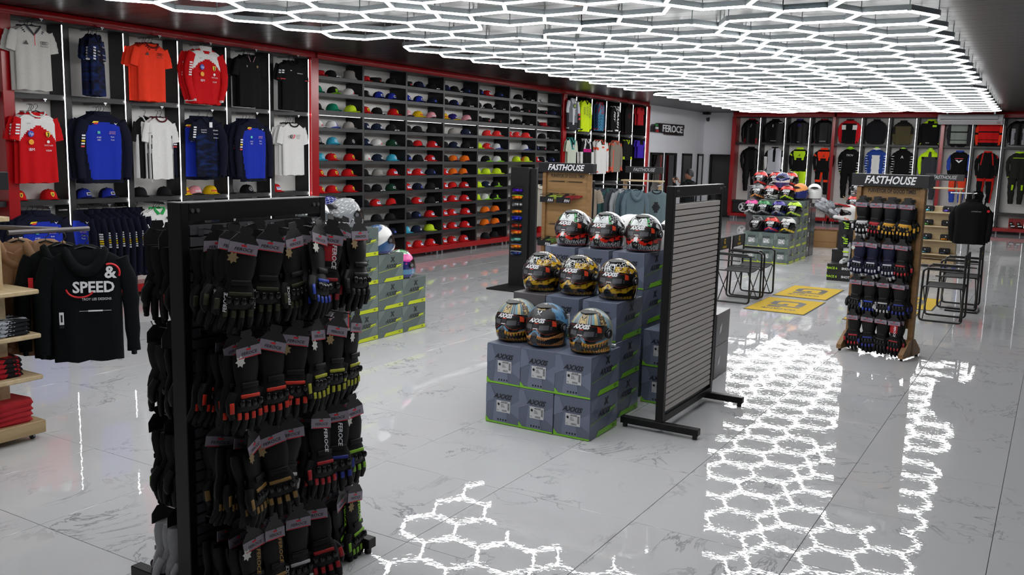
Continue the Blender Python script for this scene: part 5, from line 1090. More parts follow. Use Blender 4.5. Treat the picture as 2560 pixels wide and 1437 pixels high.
# hooks (chrome) and gloves
hk = G(); hk.tube([(0, 0, 0), (.24, 0, 0), (.255, 0, .02)], .0032, 6); hk.box((.0, 0, -.01), (.006, .03, .04)); hkm = hk.mesh('hook', CHROME)
YS = [2.60, 2.73, 2.87, 3.01, 3.14, 3.27]
RWS = [(1.645, ['ol', 'ol', 'ol', 'bl', 'rc', 'bk']), (1.215, ['or', 'or', 'or', 'ny', 'ny', 'ny']), (.80, ['gd', 'gd', 'bw', 'rd', 'nb', 'ng']), (.375, ['bw', 'gd', 'bw', 'rd', 'ng', 'ng'])]
rn = ['top', 'second', 'third', 'lowest']; lt = {0: WHITEINK, 2: WHITEINK, 3: GOLDI}
for ri, (z, st_) in enumerate(RWS):
    for ci, (y, s_) in enumerate(zip(YS, st_)):
        obj('hook', hkm, rk, (.04, y, z))
        for d in range(3):
            zz = z-.015; xx = -3.12+.10+.086*d
            l_ = WHITEINK if (ri, ci) in ((0, 0), (0, 1), (0, 2), (2, 2), (2, 3), (2, 4), (3, 2)) else GOLDI if (ri, ci) in ((3, 0), (3, 1)) else LIMEI if (ri, ci) in ((3, 4), (3, 5)) else None
            if (ri, ci) == (0, 4): l_ = WHITEINK
            glove_pair(s_, '%s, foreground rack, %s row, %s hook, %s' % (NM[s_], rn[ri], NTH[ci], ('innermost', 'middle', 'outermost')[d]), (xx, y+random.uniform(-.02, .02), zz), pi/2+random.uniform(-.55, .45), 'gloves on the foreground rack', random.uniform(-.16, .06)-.05*(d == 2), ltr=l_ if d == 2 or random.random() < .3 else None, tag=(starw if random.random() < .5 else starg) if (d == 2 and random.random() < .45) else None, cardrot=random.uniform(-.22, .22), roll=random.uniform(-.16, .16))
for ri, z in enumerate((1.62, 1.19, .79, .36)):
    for ci, y in enumerate((2.60, 2.74, 2.9)):
        obj('hook', hkm, rk, (-.045, y, z), (0, 0, pi))
        for d in range(2):
            s_ = ('rd', 'bk', 'ng', 'wf')[ri]
            glove_pair(s_, '%s, back face of foreground rack, %s row, %s hook, %s' % (NM[s_], rn[ri], NTH[ci], ('inner', 'outer')[d]), (-3.12-.11-.10*d, y, z), -pi/2+random.uniform(-.5, .3), 'gloves on the back face of the rack')
# ----- wooden stands
OAK = wood('oak_board', '8a6a40', 'a07c4e'); OAKD = wood('oak_dark', '80603a', '946e44'); BANN = mat('banner_black', '16171a', .35, var=.05)  # second oak is a slightly darker tone for posts and feet
def stand(label, loc, rz, hooks=None):
    t = thing('display_stand', label, 'display stand', loc, rz)
    g = G(); g.box((0, .02, 1.02), (.60, .02, 1.44), b=.001); part('back_board', g, OAK, t)
    for s_ in (-1, 1):
        g = G(); g.box((s_*.325, 0, .88), (.05, .06, 1.70), b=.003); part('post', g, OAKD, t)
        g = G(); g.prism([(s_*.325-.025, -.22, .025), (s_*.325-.025, .22, .025), (s_*.325-.025, .22, .07), (s_*.325-.025, .06, .2), (s_*.325-.025, -.06, .2), (s_*.325-.025, -.22, .07)], (.05, 0, 0)); part('foot', g, OAKD, t)
        for y in (-.19, .19): g = G(); g.cyl((s_*.325, y, 0), (s_*.325, y, .03), .015, 10); part('rubber_foot', g, WIRE, t, 40)
    g = G(); g.box((0, 0, .12), (.60, .045, .035), b=.003); part('cross_bar', g, OAK, t)
    g = G(); g.box((0, -.01, 1.80), (.79, .12, .125), b=.003); part('banner', g, BANN, t)
    text('FASTHOUSE', .108, WHITEINK, t, (0, -.073, 1.80), shear=.28, bold=.0028, sx=.88); text('PURVEYOR OF GOOD TIMES', .058, BLACKINK, t, (0, .008, 1.69), bold=.0012, sx=.66)
    return t
g = G(); g.tube([(0, 0, 0), (0, -.16, 0)], .003, 6); g.box((0, 0, 0), (.05, .006, .03)); whk = g.mesh('hook', WIRE)
a2 = -.243; c2 = Vector((-1.485, 10.005, 0))
t = stand('wooden stand with black banner, full of gloves', (-1.485, 10.02, 0), a2)
ROWS = [(1.605, ['wt', 'rf', 'yf', 'yf']), (1.195, ['bf', 'bf', 'bf', 'rd']), (.80, ['bk', 'bl', 'bw', 'nb']), (.425, ['rd', 'nb', 'bk', 'rc'])]
for ri, (z, st_) in enumerate(ROWS):
    for ci, s_ in enumerate(st_):
        lx = (-.225, -.075, .075, .225)[ci]; obj('hook', whk, t, (lx, .0, z))
        for d in range(2):
            p = Vector((lx+random.uniform(-.01, .01), -.06-.07*d, 0)); q = Matrix.Rotation(a2, 3, 'Z') @ p
            gp = glove_pair(s_, '%s, wooden stand, %s row, %s column, %s pair' % (NM[s_], rn[ri], NTH[ci], ('rear', 'front')[d]), (-1.485+q.x, 10.02+q.y, z-.01), a2+random.uniform(-.08, .08), 'gloves on the wooden stand', ltr=WHITEINK if d and s_ in ('bl', 'bw', 'rc') else None, tag=starw if random.random() < .2 else None)
            if ri == 1 and d and False: pass
t = stand('wooden stand with black banner and nearly empty wire racks by the goggle tower', (-5.60, 10.75, 0), .04)
for z in (1.62, 1.05):
    for x in (-.14, .12): g = G(); g.cyl((x-.1, .0, z), (x+.1, .0, z), .005, 6); g.tube([(x-.08, 0, z), (x-.08, -.1, z)], .003, 5); g.tube([(x+.08, 0, z), (x+.08, -.1, z)], .003, 5); part('wire_rack', g, WIRE, t)
i_ = 0
for z, x, c in ((1.40, -.22, 'c8e050'), (1.40, .02, 'c03030'), (.82, -.24, '7aa040'), (.28, -.27, '3a5aa0')):
    g = G(); g.box((x, -.15, z-.02), (.20, .004, .075)); part('basket_front', g, BANN, t); text('F/H', .05, WHITEINK, t, (x+.05, -.1535, z-.03), shear=.2, bold=.001)
    g = G(); g.tube([(x-.1, -.15, z+.04), (x-.1, 0, z+.06), (x+.1, 0, z+.06), (x+.1, -.15, z+.04)], .0035, 5, closed=True); part('basket_rim', g, WIRE, t)
    i_ += 1
    m_ = streak('patterned_strap_'+c, '1c1c1e', c)
    for q in range(4):
        g = G(); g.tube([(-.02, .09, .03), (-.03, .03, .0), (.02, -.03, -.02), (.13, .02, -.01), (.22, .06, .02)], [.018, .022, .024, .02, .014], 8, ry=.6)
        obj('riding_goggles', g.mesh('riding_goggles', m_, 60), None, (-5.60+x-.03+.02*q, 10.66+.02*q, z+.005+.012*q), (0, 0, .1*q), label='patterned goggles in the %s wire basket of the oak stand, %s in the pile' % (NTH[i_-1], NTH[q]), cat='goggles', group='goggles in the wire baskets')
# ================================================================= FURNITURE AND THE REST
def rr(P, r=.05, n=4):
    """polyline with rounded corners"""
    P = [Vector(p) for p in P]; out = [P[0]]
    for a, b, c in zip(P, P[1:], P[2:]):
        u = (a-b).normalized(); v = (c-b).normalized(); q0 = b+u*r; q1 = b+v*r
        for i in range(n+1): t = i/n; out.append(q0*(1-t)**2+b*2*t*(1-t)+q1*t*t)
    return out+[P[-1]]
SEAT = mat('black_canvas', '1b1b1e', .8, var=.1, scale=60, bump=.3); GY = mat('gold_yellow_ink', 'c8a61e', .6); TB = mat('black_tube_frame', '131314', .3, var=.1)
def director_chair(label, x, y, rz):
    """local: faces +x; sides at y +-.27"""
    t = thing('folding_chair', label, 'chair', (x, y, 0), rz)
    for s_ in (-1, 1):
        y_ = s_*.265
        g = G(); g.tube(rr([(-.22, y_, .88), (-.235, y_, .03), (.25, y_, .03), (.24, y_, .68), (-.225, y_, .68)], .05), .0135, 8); part('side_frame', g, TB, t, 60)
        g = G(); g.tube([(-.20, y_, .60), (.10, y_, .60)], .0085, 6); part('arm_brace', g, TB, t, 60)
        g = G(); g.box((0, y_, .695), (.40, .04, .014), b=.004); part('armrest', g, TB, t)
    for x_ in (-.2, .22):
        for q in (-1, 1): g = G(); g.tube([(x_+q*.008, -.25*q, .03), (x_+q*.008, .25*q, .45)], .008, 6); part('cross_leg', g, TB, t, 60)
    for s_ in (-1, 1): g = G(); g.tube(rr([(-.22, s_*.25, .43), (-.21, s_*.25, .46), (.22, s_*.25, .46), (.23, s_*.25, .43)], .01, 2), .010, 6); part('seat_rail', g, TB, t, 60)
    g = G(); R = []
    for i in range(9): yy = -.25+.5*i/8; R.append([(-.2, yy, .462-.022*sin(pi*i/8)), (.21, yy, .462-.022*sin(pi*i/8)), (.21, yy, .452-.022*sin(pi*i/8)), (-.2, yy, .452-.022*sin(pi*i/8))])
    g.loft(R); part('seat', g, SEAT, t)
    g = G(); g.box((-.222, 0, .80), (.012, .56, .17), b=.005); part('backrest', g, SEAT, t)
    text('G', .10, GY, t, (-.213, 0, .825), (pi/2, 0, pi/2), bold=.004); text('GAERNE', .045, GY, t, (-.213, 0, .75), (pi/2, 0, pi/2), bold=.001)
    text('GAERNE', .05, GY, t, (-.2305, 0, .78), (pi/2, 0, -pi/2), bold=.001)
    return t
director_chair('black folding director chair, left of the yellow mats, nearer one', -3.73, 12.38, 0)
director_chair('black folding director chair, left of the yellow mats, farther one', -3.73, 13.05, 0)
director_chair('black folding director chair right of the wooden glove stand, nearer one', -1.13, 12.60, pi)
director_chair('black folding director chair right of the wooden glove stand, farther one', -1.06, 13.90, pi)
MATM = mat('yellow_mat_pile', 'c9a72c', .9, var=.1, scale=200, bump=.4)
def floor_mat(label, x0, x1, y0, y1):
    t = thing('floor_mat', label, 'mat', ((x0+x1)/2, (y0+y1)/2, 0)); w_, h_ = x1-x0, y1-y0
    g = G(); g.box((0, 0, .003), (w_+.03, h_+.03, .005), b=.001); part('rubber_edge', g, mat('rubber_grey', '4a4a48', .8), t)
    g = G(); g.box((0, 0, .0065), (w_, h_, .006), b=.001); part('mat_pile', g, MATM, t)
    g = G(); K = .012
    P = [(-.02, .10), (.26, .10), (.30, .16), (.30, .36), (.26, .42), (-.02, .42), (-.02, .33), (.2, .33), (.2, .19), (.08, .19), (.08, .25), (-.02, .25)]
    P = [(.2, -.05), (.2, .28), (.12, .36), (-.1, .36), (-.2, .28), (-.2, .02), (-.12, -.05), (.02, -.05), (.02, .1), (-.04, .1), (-.04, .03), (-.1, .03), (-.12, .06), (-.12, .24), (-.07, .28), (.09, .28), (.12, .24), (.12, -.05)]
    g.poly([(x*1.1, y*1.0, .0105) for x, y in P][::-1]); g.poly([(x, y, .0105) for x, y in ((-.2, -.16), (.22, -.16), (.22, -.09), (-.2, -.09))]); g.poly([(x, y, .0105) for x, y in ((-.2, -.24), (-.02, -.24), (-.02, -.18), (-.2, -.18))]); part('printed_logo', g, BLACKINK, t)
    text('GAERNE', .12, BLACKINK, t, (0, -.36, .0105), (0, 0, pi), bold=.003, ext=.0003)
    return t
floor_mat('yellow mat with black G logo, nearer of the two left mats', -3.46, -2.69, 11.87, 13.09); floor_mat('yellow mat with black G logo, farther of the two left mats', -3.47, -2.73, 13.35, 14.58)
floor_mat('yellow mat mostly hidden by the glove stand, farther right one', -2.1, -1.35, 13.38, 14.55); floor_mat('yellow mat mostly hidden by the glove stand, nearer right one', -2.2, -1.47, 11.9, 13.1)
# goggle tower
t = thing('goggle_tower', 'tall black freestanding tower displaying goggles', 'display stand', (-6.80, 11.60, 0), 0)
tw = .30
g = G(); g.box((0, .0, .885), (tw, .12, 1.77), b=.004); part('column', g, mat('tower_black', '131416', .5, var=.1, scale=5), t)
g = G(); g.box((tw/2+.055, .02, .88), (.10, .05, 1.75), b=.003); part('side_fin', g, mat('tower_black', '131416'), t)
g = G(); g.box((.02, -.22, .012), (.52, .62, .02), b=.003); part('base_plate', g, mat('tower_black', '131416'), t)
LENS = [('5a20d8', '2a1060', '0d0d10'), ('f0a018', 'e03c10', 'a8e030'), ('c8c8cc', '303034', '18181a'), ('f0b018', 'd84810', '18181a'), ('2838e0', '101040', '3040c0'), ('e02818', '204018', '18181a'), ('f0a020', 'd83818', 'c82020'), ('40b090', '88a8b0', '18181a'), ('f0a818', 'e04010', '8088a0'), ('205890', '402060', 'c0c0c4')]
def lens(c1, c2):
    n_ = 'mirror_lens_'+c1+c2
    if n_ in MATS: return MATS[n_]
    m = mat(n_, c1, .12, metal=.7); nt = m.node_tree; N = nt.nodes; L = nt.links; b = N['Principled BSDF']; tc = N.new('ShaderNodeTexCoord'); n = N.new('ShaderNodeTexNoise'); n.inputs['Scale'].default_value = 14
    mp = N.new('ShaderNodeMapping'); mp.inputs['Scale'].default_value = (2, 1, .2); r = N.new('ShaderNodeValToRGB'); r.color_ramp.elements[0].position = .4; r.color_ramp.elements[1].position = .6; r.color_ramp.elements[0].color = (*hx(c1), 1); r.color_ramp.elements[1].color = (*hx(c2), 1)
    L.new(tc.outputs['Object'], mp.inputs[0]); L.new(mp.outputs[0], n.inputs[0]); L.new(n.outputs[0], r.inputs[0]); L.new(r.outputs[0], b.inputs['Base Color']); return m
for i, (a, b_, c) in enumerate(LENS):
    z = 1.435-.1025*i
    o = thing('sport_glasses', '%s mirrored sport glasses on the goggle tower, %s from the top' % (('violet', 'amber', 'silver', 'golden', 'deep blue', 'red', 'orange', 'teal', 'amber and red', 'blue green')[i], NTH[i]), 'glasses', (-6.82, 11.54, z), .15, 'glasses on the goggle tower')
    g = G(); R = []
    for k in range(13):
        q = -1+2*k/12; x = .085*q; y = -.075+.05*q*q; hN = .03-.010*abs(q)**3; lo_ = -.03+.012*exp(-(q/.18)**2)
        R.append([(x, y, hN), (x, y-.003, 0), (x, y, lo_*(1-.3*abs(q)**3)), (x, y+.003, 0)])
    g.loft(R); part('lens', g, lens(a, b_), o, True)
    g = G(); g.tube([(.085*q, -.075+.05*q*q-.001, .032-.010*abs(q)**3) for q in [k/6-1 for k in range(13)]], .0045, 6)
    for s_ in (-1, 1): g.tube([(s_*.084, -.026, .018), (s_*.088, .0, .018)], .004, 6)
    part('frame', g, plas(c), o, 60)
# ----- wooden gondola at left edge with banner
PINE = wood('pale_pine', 'b8a27c', 'cbb793', (.8, 9, 9), .5); PINE2 = wood('pale_pine_edge', '9f8762', 'b59d75', (9, .8, 9), .5)
t = thing('shelf_gondola', 'pale wooden gondola with folded clothes at the left picture edge', 'shelf unit', (-5.70, 3.51, 0), 0)
g = G(); g.box((-.36, -.62, .09), (.70, 1.2, .085), b=.004); part('base', g, PINE2, t)
for z in (.43, .71, 1.005): g = G(); g.box((-.36, -.62, z), (.70, 1.2, .03), b=.006); part('shelf', g, PINE, t)
g = G(); g.box((-.33, -.70, 1.485), (.5, 1.1, .03), b=.003); part('top_board', g, PINE, t)
g = G(); g.box((-.33, -.62, .56), (.32, .92, .85), b=.002); part('centre_panel', g, PINE, t); g = G(); g.box((-.33, -.64, 1.13), (.30, .96, .28), b=.002); part('upper_panel', g, PINE, t)
for y in (-.18,): g = G(); g.box((-.33, y, 1.37), (.30, .035, .20), b=.002); part('end_post', g, PINE, t)
g = G(); g.box((-.35, -.64, 1.37), (.26, .88, .195)); part('recess_shade_block', g, BLACKP, t)  # solid black block stands in for the shade inside the top opening
g = G(); g.box((-.32, -.66, 1.725), (.3, 1.14, .115), b=.003); part('banner', g, BANN, t)
for y in (-.3, -1.0): g = G(); g.cyl((-.33, y, 1.49), (-.33, y, 1.67), .012); part('banner_post', g, BLACKM, t)
for x, y in ((-.08, -.08), (-.62, -.08), (-.08, -1.1), (-.62, -1.1)):
    g = G(); g.box((x, y, .045), (.05, .04, .004), 0); g.box((x, y, .035), (.045, .008, .03), 0); g.tube([(x, y-.01, .022), (x, y+.01, .022)], .021, 16, 1); g.tube([(x, y-.012, .022), (x, y+.012, .022)], .008, 10, 0); part('caster', g, [CHROME, mat('caster_rubber', '1c2022', .5)], t, 40)
def folded(label, loc, rz, m, w_=.27, d_=.30, h_=.022, group=None, seed=0.):
    g = G(); R = []
    for i, z in enumerate((0, .15, .5, .85, 1.)):
        e = 1-.06*abs(z-.5)*2; R.append([(w_/2*e*(abs(cos(a))**.25)*(1 if cos(a) > 0 else -1)+.002*sin(7*a+seed), d_/2*e*(abs(sin(a))**.25)*(1 if sin(a) > 0 else -1)+.003*sin(5*a+seed), z*h_+.003*sin(a*3+seed)*(z > .5)) for a in [2*pi*j/24+.13 for j in range(24)]])
    g.loft(R); o = obj('folded_garment', g.mesh('folded_garment', m, 50), None, loc, (0, 0, rz), label, 'clothing', group)
    g = G(); g.tube([(w_/2*1.0-.004, -d_/2*.9, h_*.45), (w_/2-.002, 0, h_*.48), (w_/2-.004, d_/2*.9, h_*.45)], .0045, 6); part('fold_edge', g, m, o, 60)
    return o
def printed(name, c1, c2, sc=14.): 
    if name in MATS: return MATS[name]
    m = mat(name, c1, .85, spec=.2); nt = m.node_tree; N = nt.nodes; L = nt.links; b = N['Principled BSDF']; tc = N.new('ShaderNodeTexCoord'); n = N.new('ShaderNodeTexNoise'); n.inputs['Scale'].default_value = sc; n.inputs['Detail'].default_value = 2
    r = N.new('ShaderNodeValToRGB'); r.color_ramp.interpolation = 'CONSTANT'; r.color_ramp.elements[1].position = .54; r.color_ramp.elements[0].color = (*hx(c1), 1); r.color_ramp.elements[1].color = (*hx(c2), 1)
    L.new(tc.outputs['Object'], n.inputs[0]); L.new(n.outputs[0], r.inputs[0]); L.new(r.outputs[0], b.inputs['Base Color']); return m
for k in range(4):
    hh_ = .034 if k < 3 else .05
    folded('bright red folded sweatshirt on the gondola base, %s from the bottom' % NTH[k], (-5.87, 3.30, .134+.034*k), .05*k-.05, mat('red_cloth', 'a0121c', .9, var=.1, bump=.2), .26, .27, hh_, 'red folded sweatshirts', k)
    folded('dark folded jersey with red print on the lowest middle shelf, %s from the bottom' % NTH[k], (-5.90, 3.25, .446+.032*k), -.04*k, printed('red_black_print', '1a1416', '9c1822'), .27, .30, .031, 'dark and red folded jerseys', k)
    folded('grey patterned folded jersey on the middle shelf, %s from the bottom' % NTH[k], (-5.86, 3.27, .726+.026*k), .04*k, printed('grey_pattern_print', '16181b', '9a9ea6', 22), .26, .34, .025, 'grey patterned folded jerseys', k)
    if k < 3: folded('cream printed folded shirt on the top open shelf, %s from the bottom' % NTH[k], (-5.96, 3.15, 1.021+.03*k), .0, printed('cream_blue_print', 'b8b0a0', ('2a5ac0' if k < 2 else 'b02830'), 12) if k < 2 else printed('white_red_print', 'c8c4c4', 'b02838', 16), .26, .32, .029, 'cream printed shirts', k)
folded('dark jacket folded on top of the patterned jerseys', (-5.98, 3.2, .831), .1, fab('131315'), .24, .3, .03)
g = G(); g.tube([(-.06, 0, .012), (.06, 0, .012)], .012, 10); obj('orange_roll', g.mesh('orange_roll', plas('d8741c')), None, (-5.76, 3.06, .134), (0, 0, 1.2), label='small orange rolled item on the gondola base', cat='roll')
# hoodie rail
g = G(); g.tube([(-5.76, 3.33, 1.40), (-5.70, 3.86, 1.40)], .0165, 12); g.tube([(-6.02, 3.40, 1.415), (-5.735, 3.66, 1.405)], .0155, 12); g.cyl((-5.99, 3.38, 1.36), (-5.99, 3.38, 1.43), .01)
o = obj('hoodie_rail', g.mesh('hoodie_rail', DARKST, 40), None, label='grey steel clothes rail reaching out of the pale gondola', cat='rail')
hk_ = mat('black_hoodie_cloth', '0c1012', .9, var=.2, scale=50, bump=.3, spec=.15); ca_ = mat('camel_cloth', '86684f', .9, var=.1, scale=50, bump=.2, spec=.2)
r = garment('hoodie', .64, .78, 'long', (hk_, hk_), None, neck=None, seed=1.1, hood=True, thick=.11, droop=-.02)
put(r, 'black hooded sweatshirt with SPEED lettering, frontmost on the gondola rail', 'hoodie', (-5.66, 3.80, 1.275), radians(54))
tx(r, '&', .115, WHITEINK, .15, -.165, -.074, bold=.003); tx(r, 'SPEED', .105, WHITEINK, .045, -.265, -.075, bold=.003, sx=.92); tx(r, 'TROY LEE DESIGNS', .024, WHITEINK, .06, -.345, -.073, sx=.9)
g = G(); g.tube([(.15+.06*cos(a), -.073, -.165+.06*sin(a)) for a in [pi*.62-pi*.75*i/10 for i in range(11)]], .007, 4); g.tube([(-.04+.085*cos(a), -.076, -.27+.06*sin(a)) for a in [pi*1.02+pi*.85*i/10 for i in range(11)]], .006, 4); part('red_arc_print', g, mat('print_red', 'd01020', .5), r)
g = G(); g.box((.05, -.074, -.425), (.09, .002, .010)); g.box((.05, -.0745, -.425), (.2, .002, .002)); part('ornament_print', g, WHITEINK, r)
g = G(); g.box((-.16, -.08, -.47), (.028, .002, .085), 0); g.box((-.16, -.0815, -.47), (.012, .001, .05), 1); g.box((-.16, -.08, -.527), (.028, .002, .018), 1); part('price_tag', g, [WHITEINK, BLACKINK], r)
h2 = garment('hoodie', .60, .78, 'long', (hk_, hk_), None, neck=None, seed=2.1, hood=True, thick=.1)
put(h2, 'black hooded sweatshirt just behind the SPEED one', 'hoodie', (-5.82, 3.74, 1.285), radians(54)); decal(h2, rect(-.2, -.25, .03, .08), mat('print_red', 'd01020', .5), z=-.07)
h3 = garment('hoodie', .60, .78, 'long', (ca_, ca_), None, neck=None, seed=3.1, hood=True, thick=.1); put(h3, 'camel hooded sweatshirt behind the two black ones', 'hoodie', (-5.95, 3.70, 1.30), radians(52))
copy_tree(h3, (-6.10, 3.60, 1.30), radians(50), 'camel hooded sweatshirt deepest on the gondola rail')
# ----- middle wooden unit with small banner
def gondola2(label, x, y, rz, w_, shelves):
    t = thing('shelf_gondola', label, 'shelf unit', (x, y, 0), rz)
    for s_ in (-1, 1): g = G(); g.box((s_*(w_/2-.02), .1, 1.33), (.03, .2, .34), b=.002); part('end_post', g, PINE2, t)
    g = G(); g.box((0, .1, 1.505), (w_+.06, .28, .025), b=.003); part('top_board', g, PINE, t); g = G(); g.box((0, .1, .66), (w_-.02, .16, 1.0), b=.002); part('centre_panel', g, PINE, t)
    for z in shelves: g = G(); g.box((0, -.06, z), (w_+.04, .34, .022), b=.003); part('shelf', g, PINE, t)
    g = G(); g.box((0, .02, .10), (w_+.04, .5, .08), b=.003); part('base', g, PINE2, t)
    for x_ in (-1, 1): g = G(); g.tube([(x_*w_*.42, -.01, .03), (x_*w_*.42, .01, .03)], .03, 14); part('caster', g, CHROME, t, 40)
    g = G(); g.box((.02, .1, 1.71), (w_, .08, .12), b=.003); part('banner', g, BANN, t); text('FASTHOUSE', .09, mat('grey_ink', 'a8a8ac', .6), t, (.02, .058, 1.71), shear=.28, bold=.002, sx=.85)
    for x_ in (-1, 1): g = G(); g.cyl((x_*w_*.3, .1, 1.5), (x_*w_*.3, .1, 1.66), .01); part('banner_post', g, BLACKM, t)
    return t
gondola2('pale wooden gondola with small banner beyond the helmet display', -6.81, 16.1, .15, .72, (1.06, .76, .45))
for k in range(3):
    for j, c in enumerate(('c8d8b0', 'c83c30', 'b8c8d0', 'c8c8cc')):
        folded('%s folded tee, upper shelf of the middle gondola, %s up' % (('pale lime', 'red and teal', 'pale blue', 'white and black')[j], NTH[k]), (-7.05+.16*j, 15.9, 1.075+.025*k), .1*j, printed('tee_print_%s' % c, c, ('404850', '2a6a70', '5a6070', '303038')[j], 18), .16, .22, .025, 'folded tees on the middle gondola', j+k)
    folded('white folded tee, lower shelf of the middle gondola, %s up' % NTH[k], (-6.62, 15.92, .775+.035*k), 0, fab('c8c8cc'), .26, .24, .034, 'white folded tees', k); folded('black folded tee, lower shelf of the middle gondola, %s up' % NTH[k], (-6.93, 15.92, .775+.035*k), 0, fab('16161a'), .28, .24, .034, 'black folded tees', k)
# clothes around the oak stand and behind
r = garment('long_sleeved_top', .52, .62, 'long', ('c4c0b2', 'c4c0b2'), None, None, neck='crew', seed=1.7, thick=.08); put(r, 'cream long sleeved top hanging left of the oak stand', 'shirt', (-6.72, 12.1, 1.50), .3); decal(r, rect(.03, -.3, .02, .1), BLACKINK)
r = garment('short_sleeved_shirt', .60, .60, 'short', ('8b8072', '8b8072'), None, None, neck='crew', seed=2.7, thick=.08); put(r, 'taupe shirt hanging right of the oak stand', 'shirt', (-6.12, 12.3, 1.50), .5)
t = thing('clothes_rack', 'dark steel rack holding the cream and taupe tops', 'rack', (-6.42, 12.25, 0), 0)
g = G(); g.tube([(-.5, 0, 1.585), (.5, 0, 1.585)], .014, 8); part('rail', g, DARKST, t); 
for x in (-.48, .48): g = G(); g.tube([(x, 0, 0), (x, 0, 1.585)], .014, 8); g.box((x, 0, .015), (.04, .5, .03)); part('leg_frame', g, BLACKM, t)
t = thing('clothes_rack', 'steel rack crowded with grey hoodies beyond the oak stand', 'rack', (-6.95, 14.8, 0), .1)
g = G(); g.tube([(-.75, 0, 1.46), (.75, 0, 1.46)], .014, 8); part('rail', g, DARKST, t)
for x in (-.72, .72): g = G(); g.tube([(x, 0, 0), (x, 0, 1.46)], .014, 8); g.box((x, 0, .015), (.04, .5, .03)); part('leg_frame', g, BLACKM, t)
gr = None
for i, (c, nm) in enumerate([('1a2236', 'navy'), ('9a978c', 'stone'), ('1f4a8c', 'blue'), ('34383f', 'charcoal'), ('34383f', 'charcoal'), ('30363a', 'charcoal'), ('34383f', 'charcoal'), ('2c4a4a', 'dark teal'), ('383c42', 'charcoal'), ('8a8d90', 'grey'), ('42525a', 'slate'), ('56666e', 'blue grey')]):
    r = garment('hooded_top', .50, .66, 'long', (c, c), None, None, neck=None, seed=i*.9, hood=True, thick=.08)
    for s_ in (-1, 1): decal(r, [(s_*.03, -.06), (s_*.05, -.06), (s_*.11, -.22), (s_*.09, -.22)][::s_], mat('print_silver', 'a0a8a8', .5), z=-.055) if 3 <= i <= 6 else None
    put(r, '%s top on the crowded hoodie rack, %s from its left end' % (nm, NTH[i]), 'hoodie', (-7.6+.115*i, 14.75, 1.38), .75 if i not in (4, 6) else .25, 'tops on the crowded hoodie rack')
r = garment('short_sleeved_shirt', .55, .6, 'short', ('5c6c70', '26282c'), lambda u, v: 1 if abs(u)+abs(v-.5) < .2 else 0, None, neck='crew', seed=4.7, thick=.08); put(r, 'grey green shirt with black diamond beside the slat panel', 'shirt', (-6.17, 15.3, 1.37), .4)
g = G(); g.tube([(-6.17, 15.3, 1.44), (-6.3, 15.9, 1.46), (-6.5, 16.1, 1.46)], .012, 8); obj('garment_rail', g.mesh('garment_rail', DARKST), None, label='steel arm of the middle gondola carrying the grey green shirt', cat='rail')
# ----- right shelf unit with glasses cases
t = gondola2('pale wooden shelf unit with glasses cases right of the wooden glove stand', -1.95, 19.2, -.05, .68, (1.05, .785, .515, .25))
for ri, z in enumerate((1.061, .796, .526, .261)):
    for ci, x in enumerate((-2.13, -1.79)):
        c = ('60c8e0', '6050c0', '50a040', '303030', '2a8a90', 'e09020', '4a8a9a', '405060')[ri*2+ci]
        o = thing('glasses_case', 'black glasses case with %s glasses on the %s shelf, %s' % (('aqua', 'violet', 'green', 'smoked', 'teal', 'amber', 'pale teal', 'grey blue')[ri*2+ci], ('top', 'second', 'third', 'lowest')[ri], ('left', 'right')[ci]), 'case', (x, 19.09, z), -.05, 'glasses cases')
        g = G(); g.box((0, 0, .06), (.2, .06, .11), b=.02); part('case_body', g, SEAT, o); g = G(); g.poly([(x_*.012, -.0315, .07+z_*.012) for x_, z_ in ((-1, 1), (1, 1), (0, -1.2))][::-1]); part('case_mark', g, WHITEINK, o)
        g = G(); R = []
        for k in range(9): q = -1+k/4; R.append([(.08*q, -.075+.03*q*q, .05-.01*abs(q)), (.08*q, -.078+.03*q*q, .03), (.08*q, -.075+.03*q*q, .008), (.08*q, -.072+.03*q*q, .03)])
        g.loft(R); obj('sport_glasses', g.mesh('sport_glasses', lens(c, '202028'), True), None, (x-.01, 19.07, z), (0, 0, 0), label='%s glasses lying before the %s shelf %s case' % (('aqua', 'violet', 'green', 'smoked', 'teal', 'amber', 'pale teal', 'grey blue')[ri*2+ci], ('top', 'second', 'third', 'lowest')[ri], ('left', 'right')[ci]), cat='glasses')
# black jacket on a steel arm rack
t = thing('clothes_rack', 'steel arm rack holding the black jacket right of the glasses shelf', 'rack', (-1.0, 13.62, 0))
g = G(); g.tube([(0, .08, 0), (0, .08, 1.63)], .013, 8); part('pole', g, DARKST, t); g = G(); g.tube([(-.28, .08, 1.59), (0, .08, 1.59), (.05, .02, 1.6)], .009, 8); part('arm', g, CHROME, t); g = G(); g.box((0, .08, .012), (.4, .4, .02), b=.004); part('base_plate', g, BLACKM, t)
r = garment('riding_jacket', .52, .56, 'long', (BK, BK, 'a01818'), None, None, neck='stand', thick=.18, seed=3.3, droop=.02); put(r, 'black riding jacket hanging alone right of the glasses shelf', 'jacket', (-.98, 13.42, 1.50), .12); decal(r, rect(.19, -.12, .03, .03), mat('print_red', 'd01020', .5), z=-.1); tx(r, 'ALPINESTARS', .02, mat('grey_ink', 'a8a8ac', .6), .05, -.13, -.1)
r = garment('riding_trousers', .3, .5, 'none', (BK, WH), lambda u, v: 1 if abs(u-.3) < .05 else 0, None, neck=None, seed=3.9, thick=.1, hang=False); put(r, 'black and white trousers clipped at the top of the jacket arm rack', 'trousers', (-.95, 13.78, 1.62), .5, rx=.25)
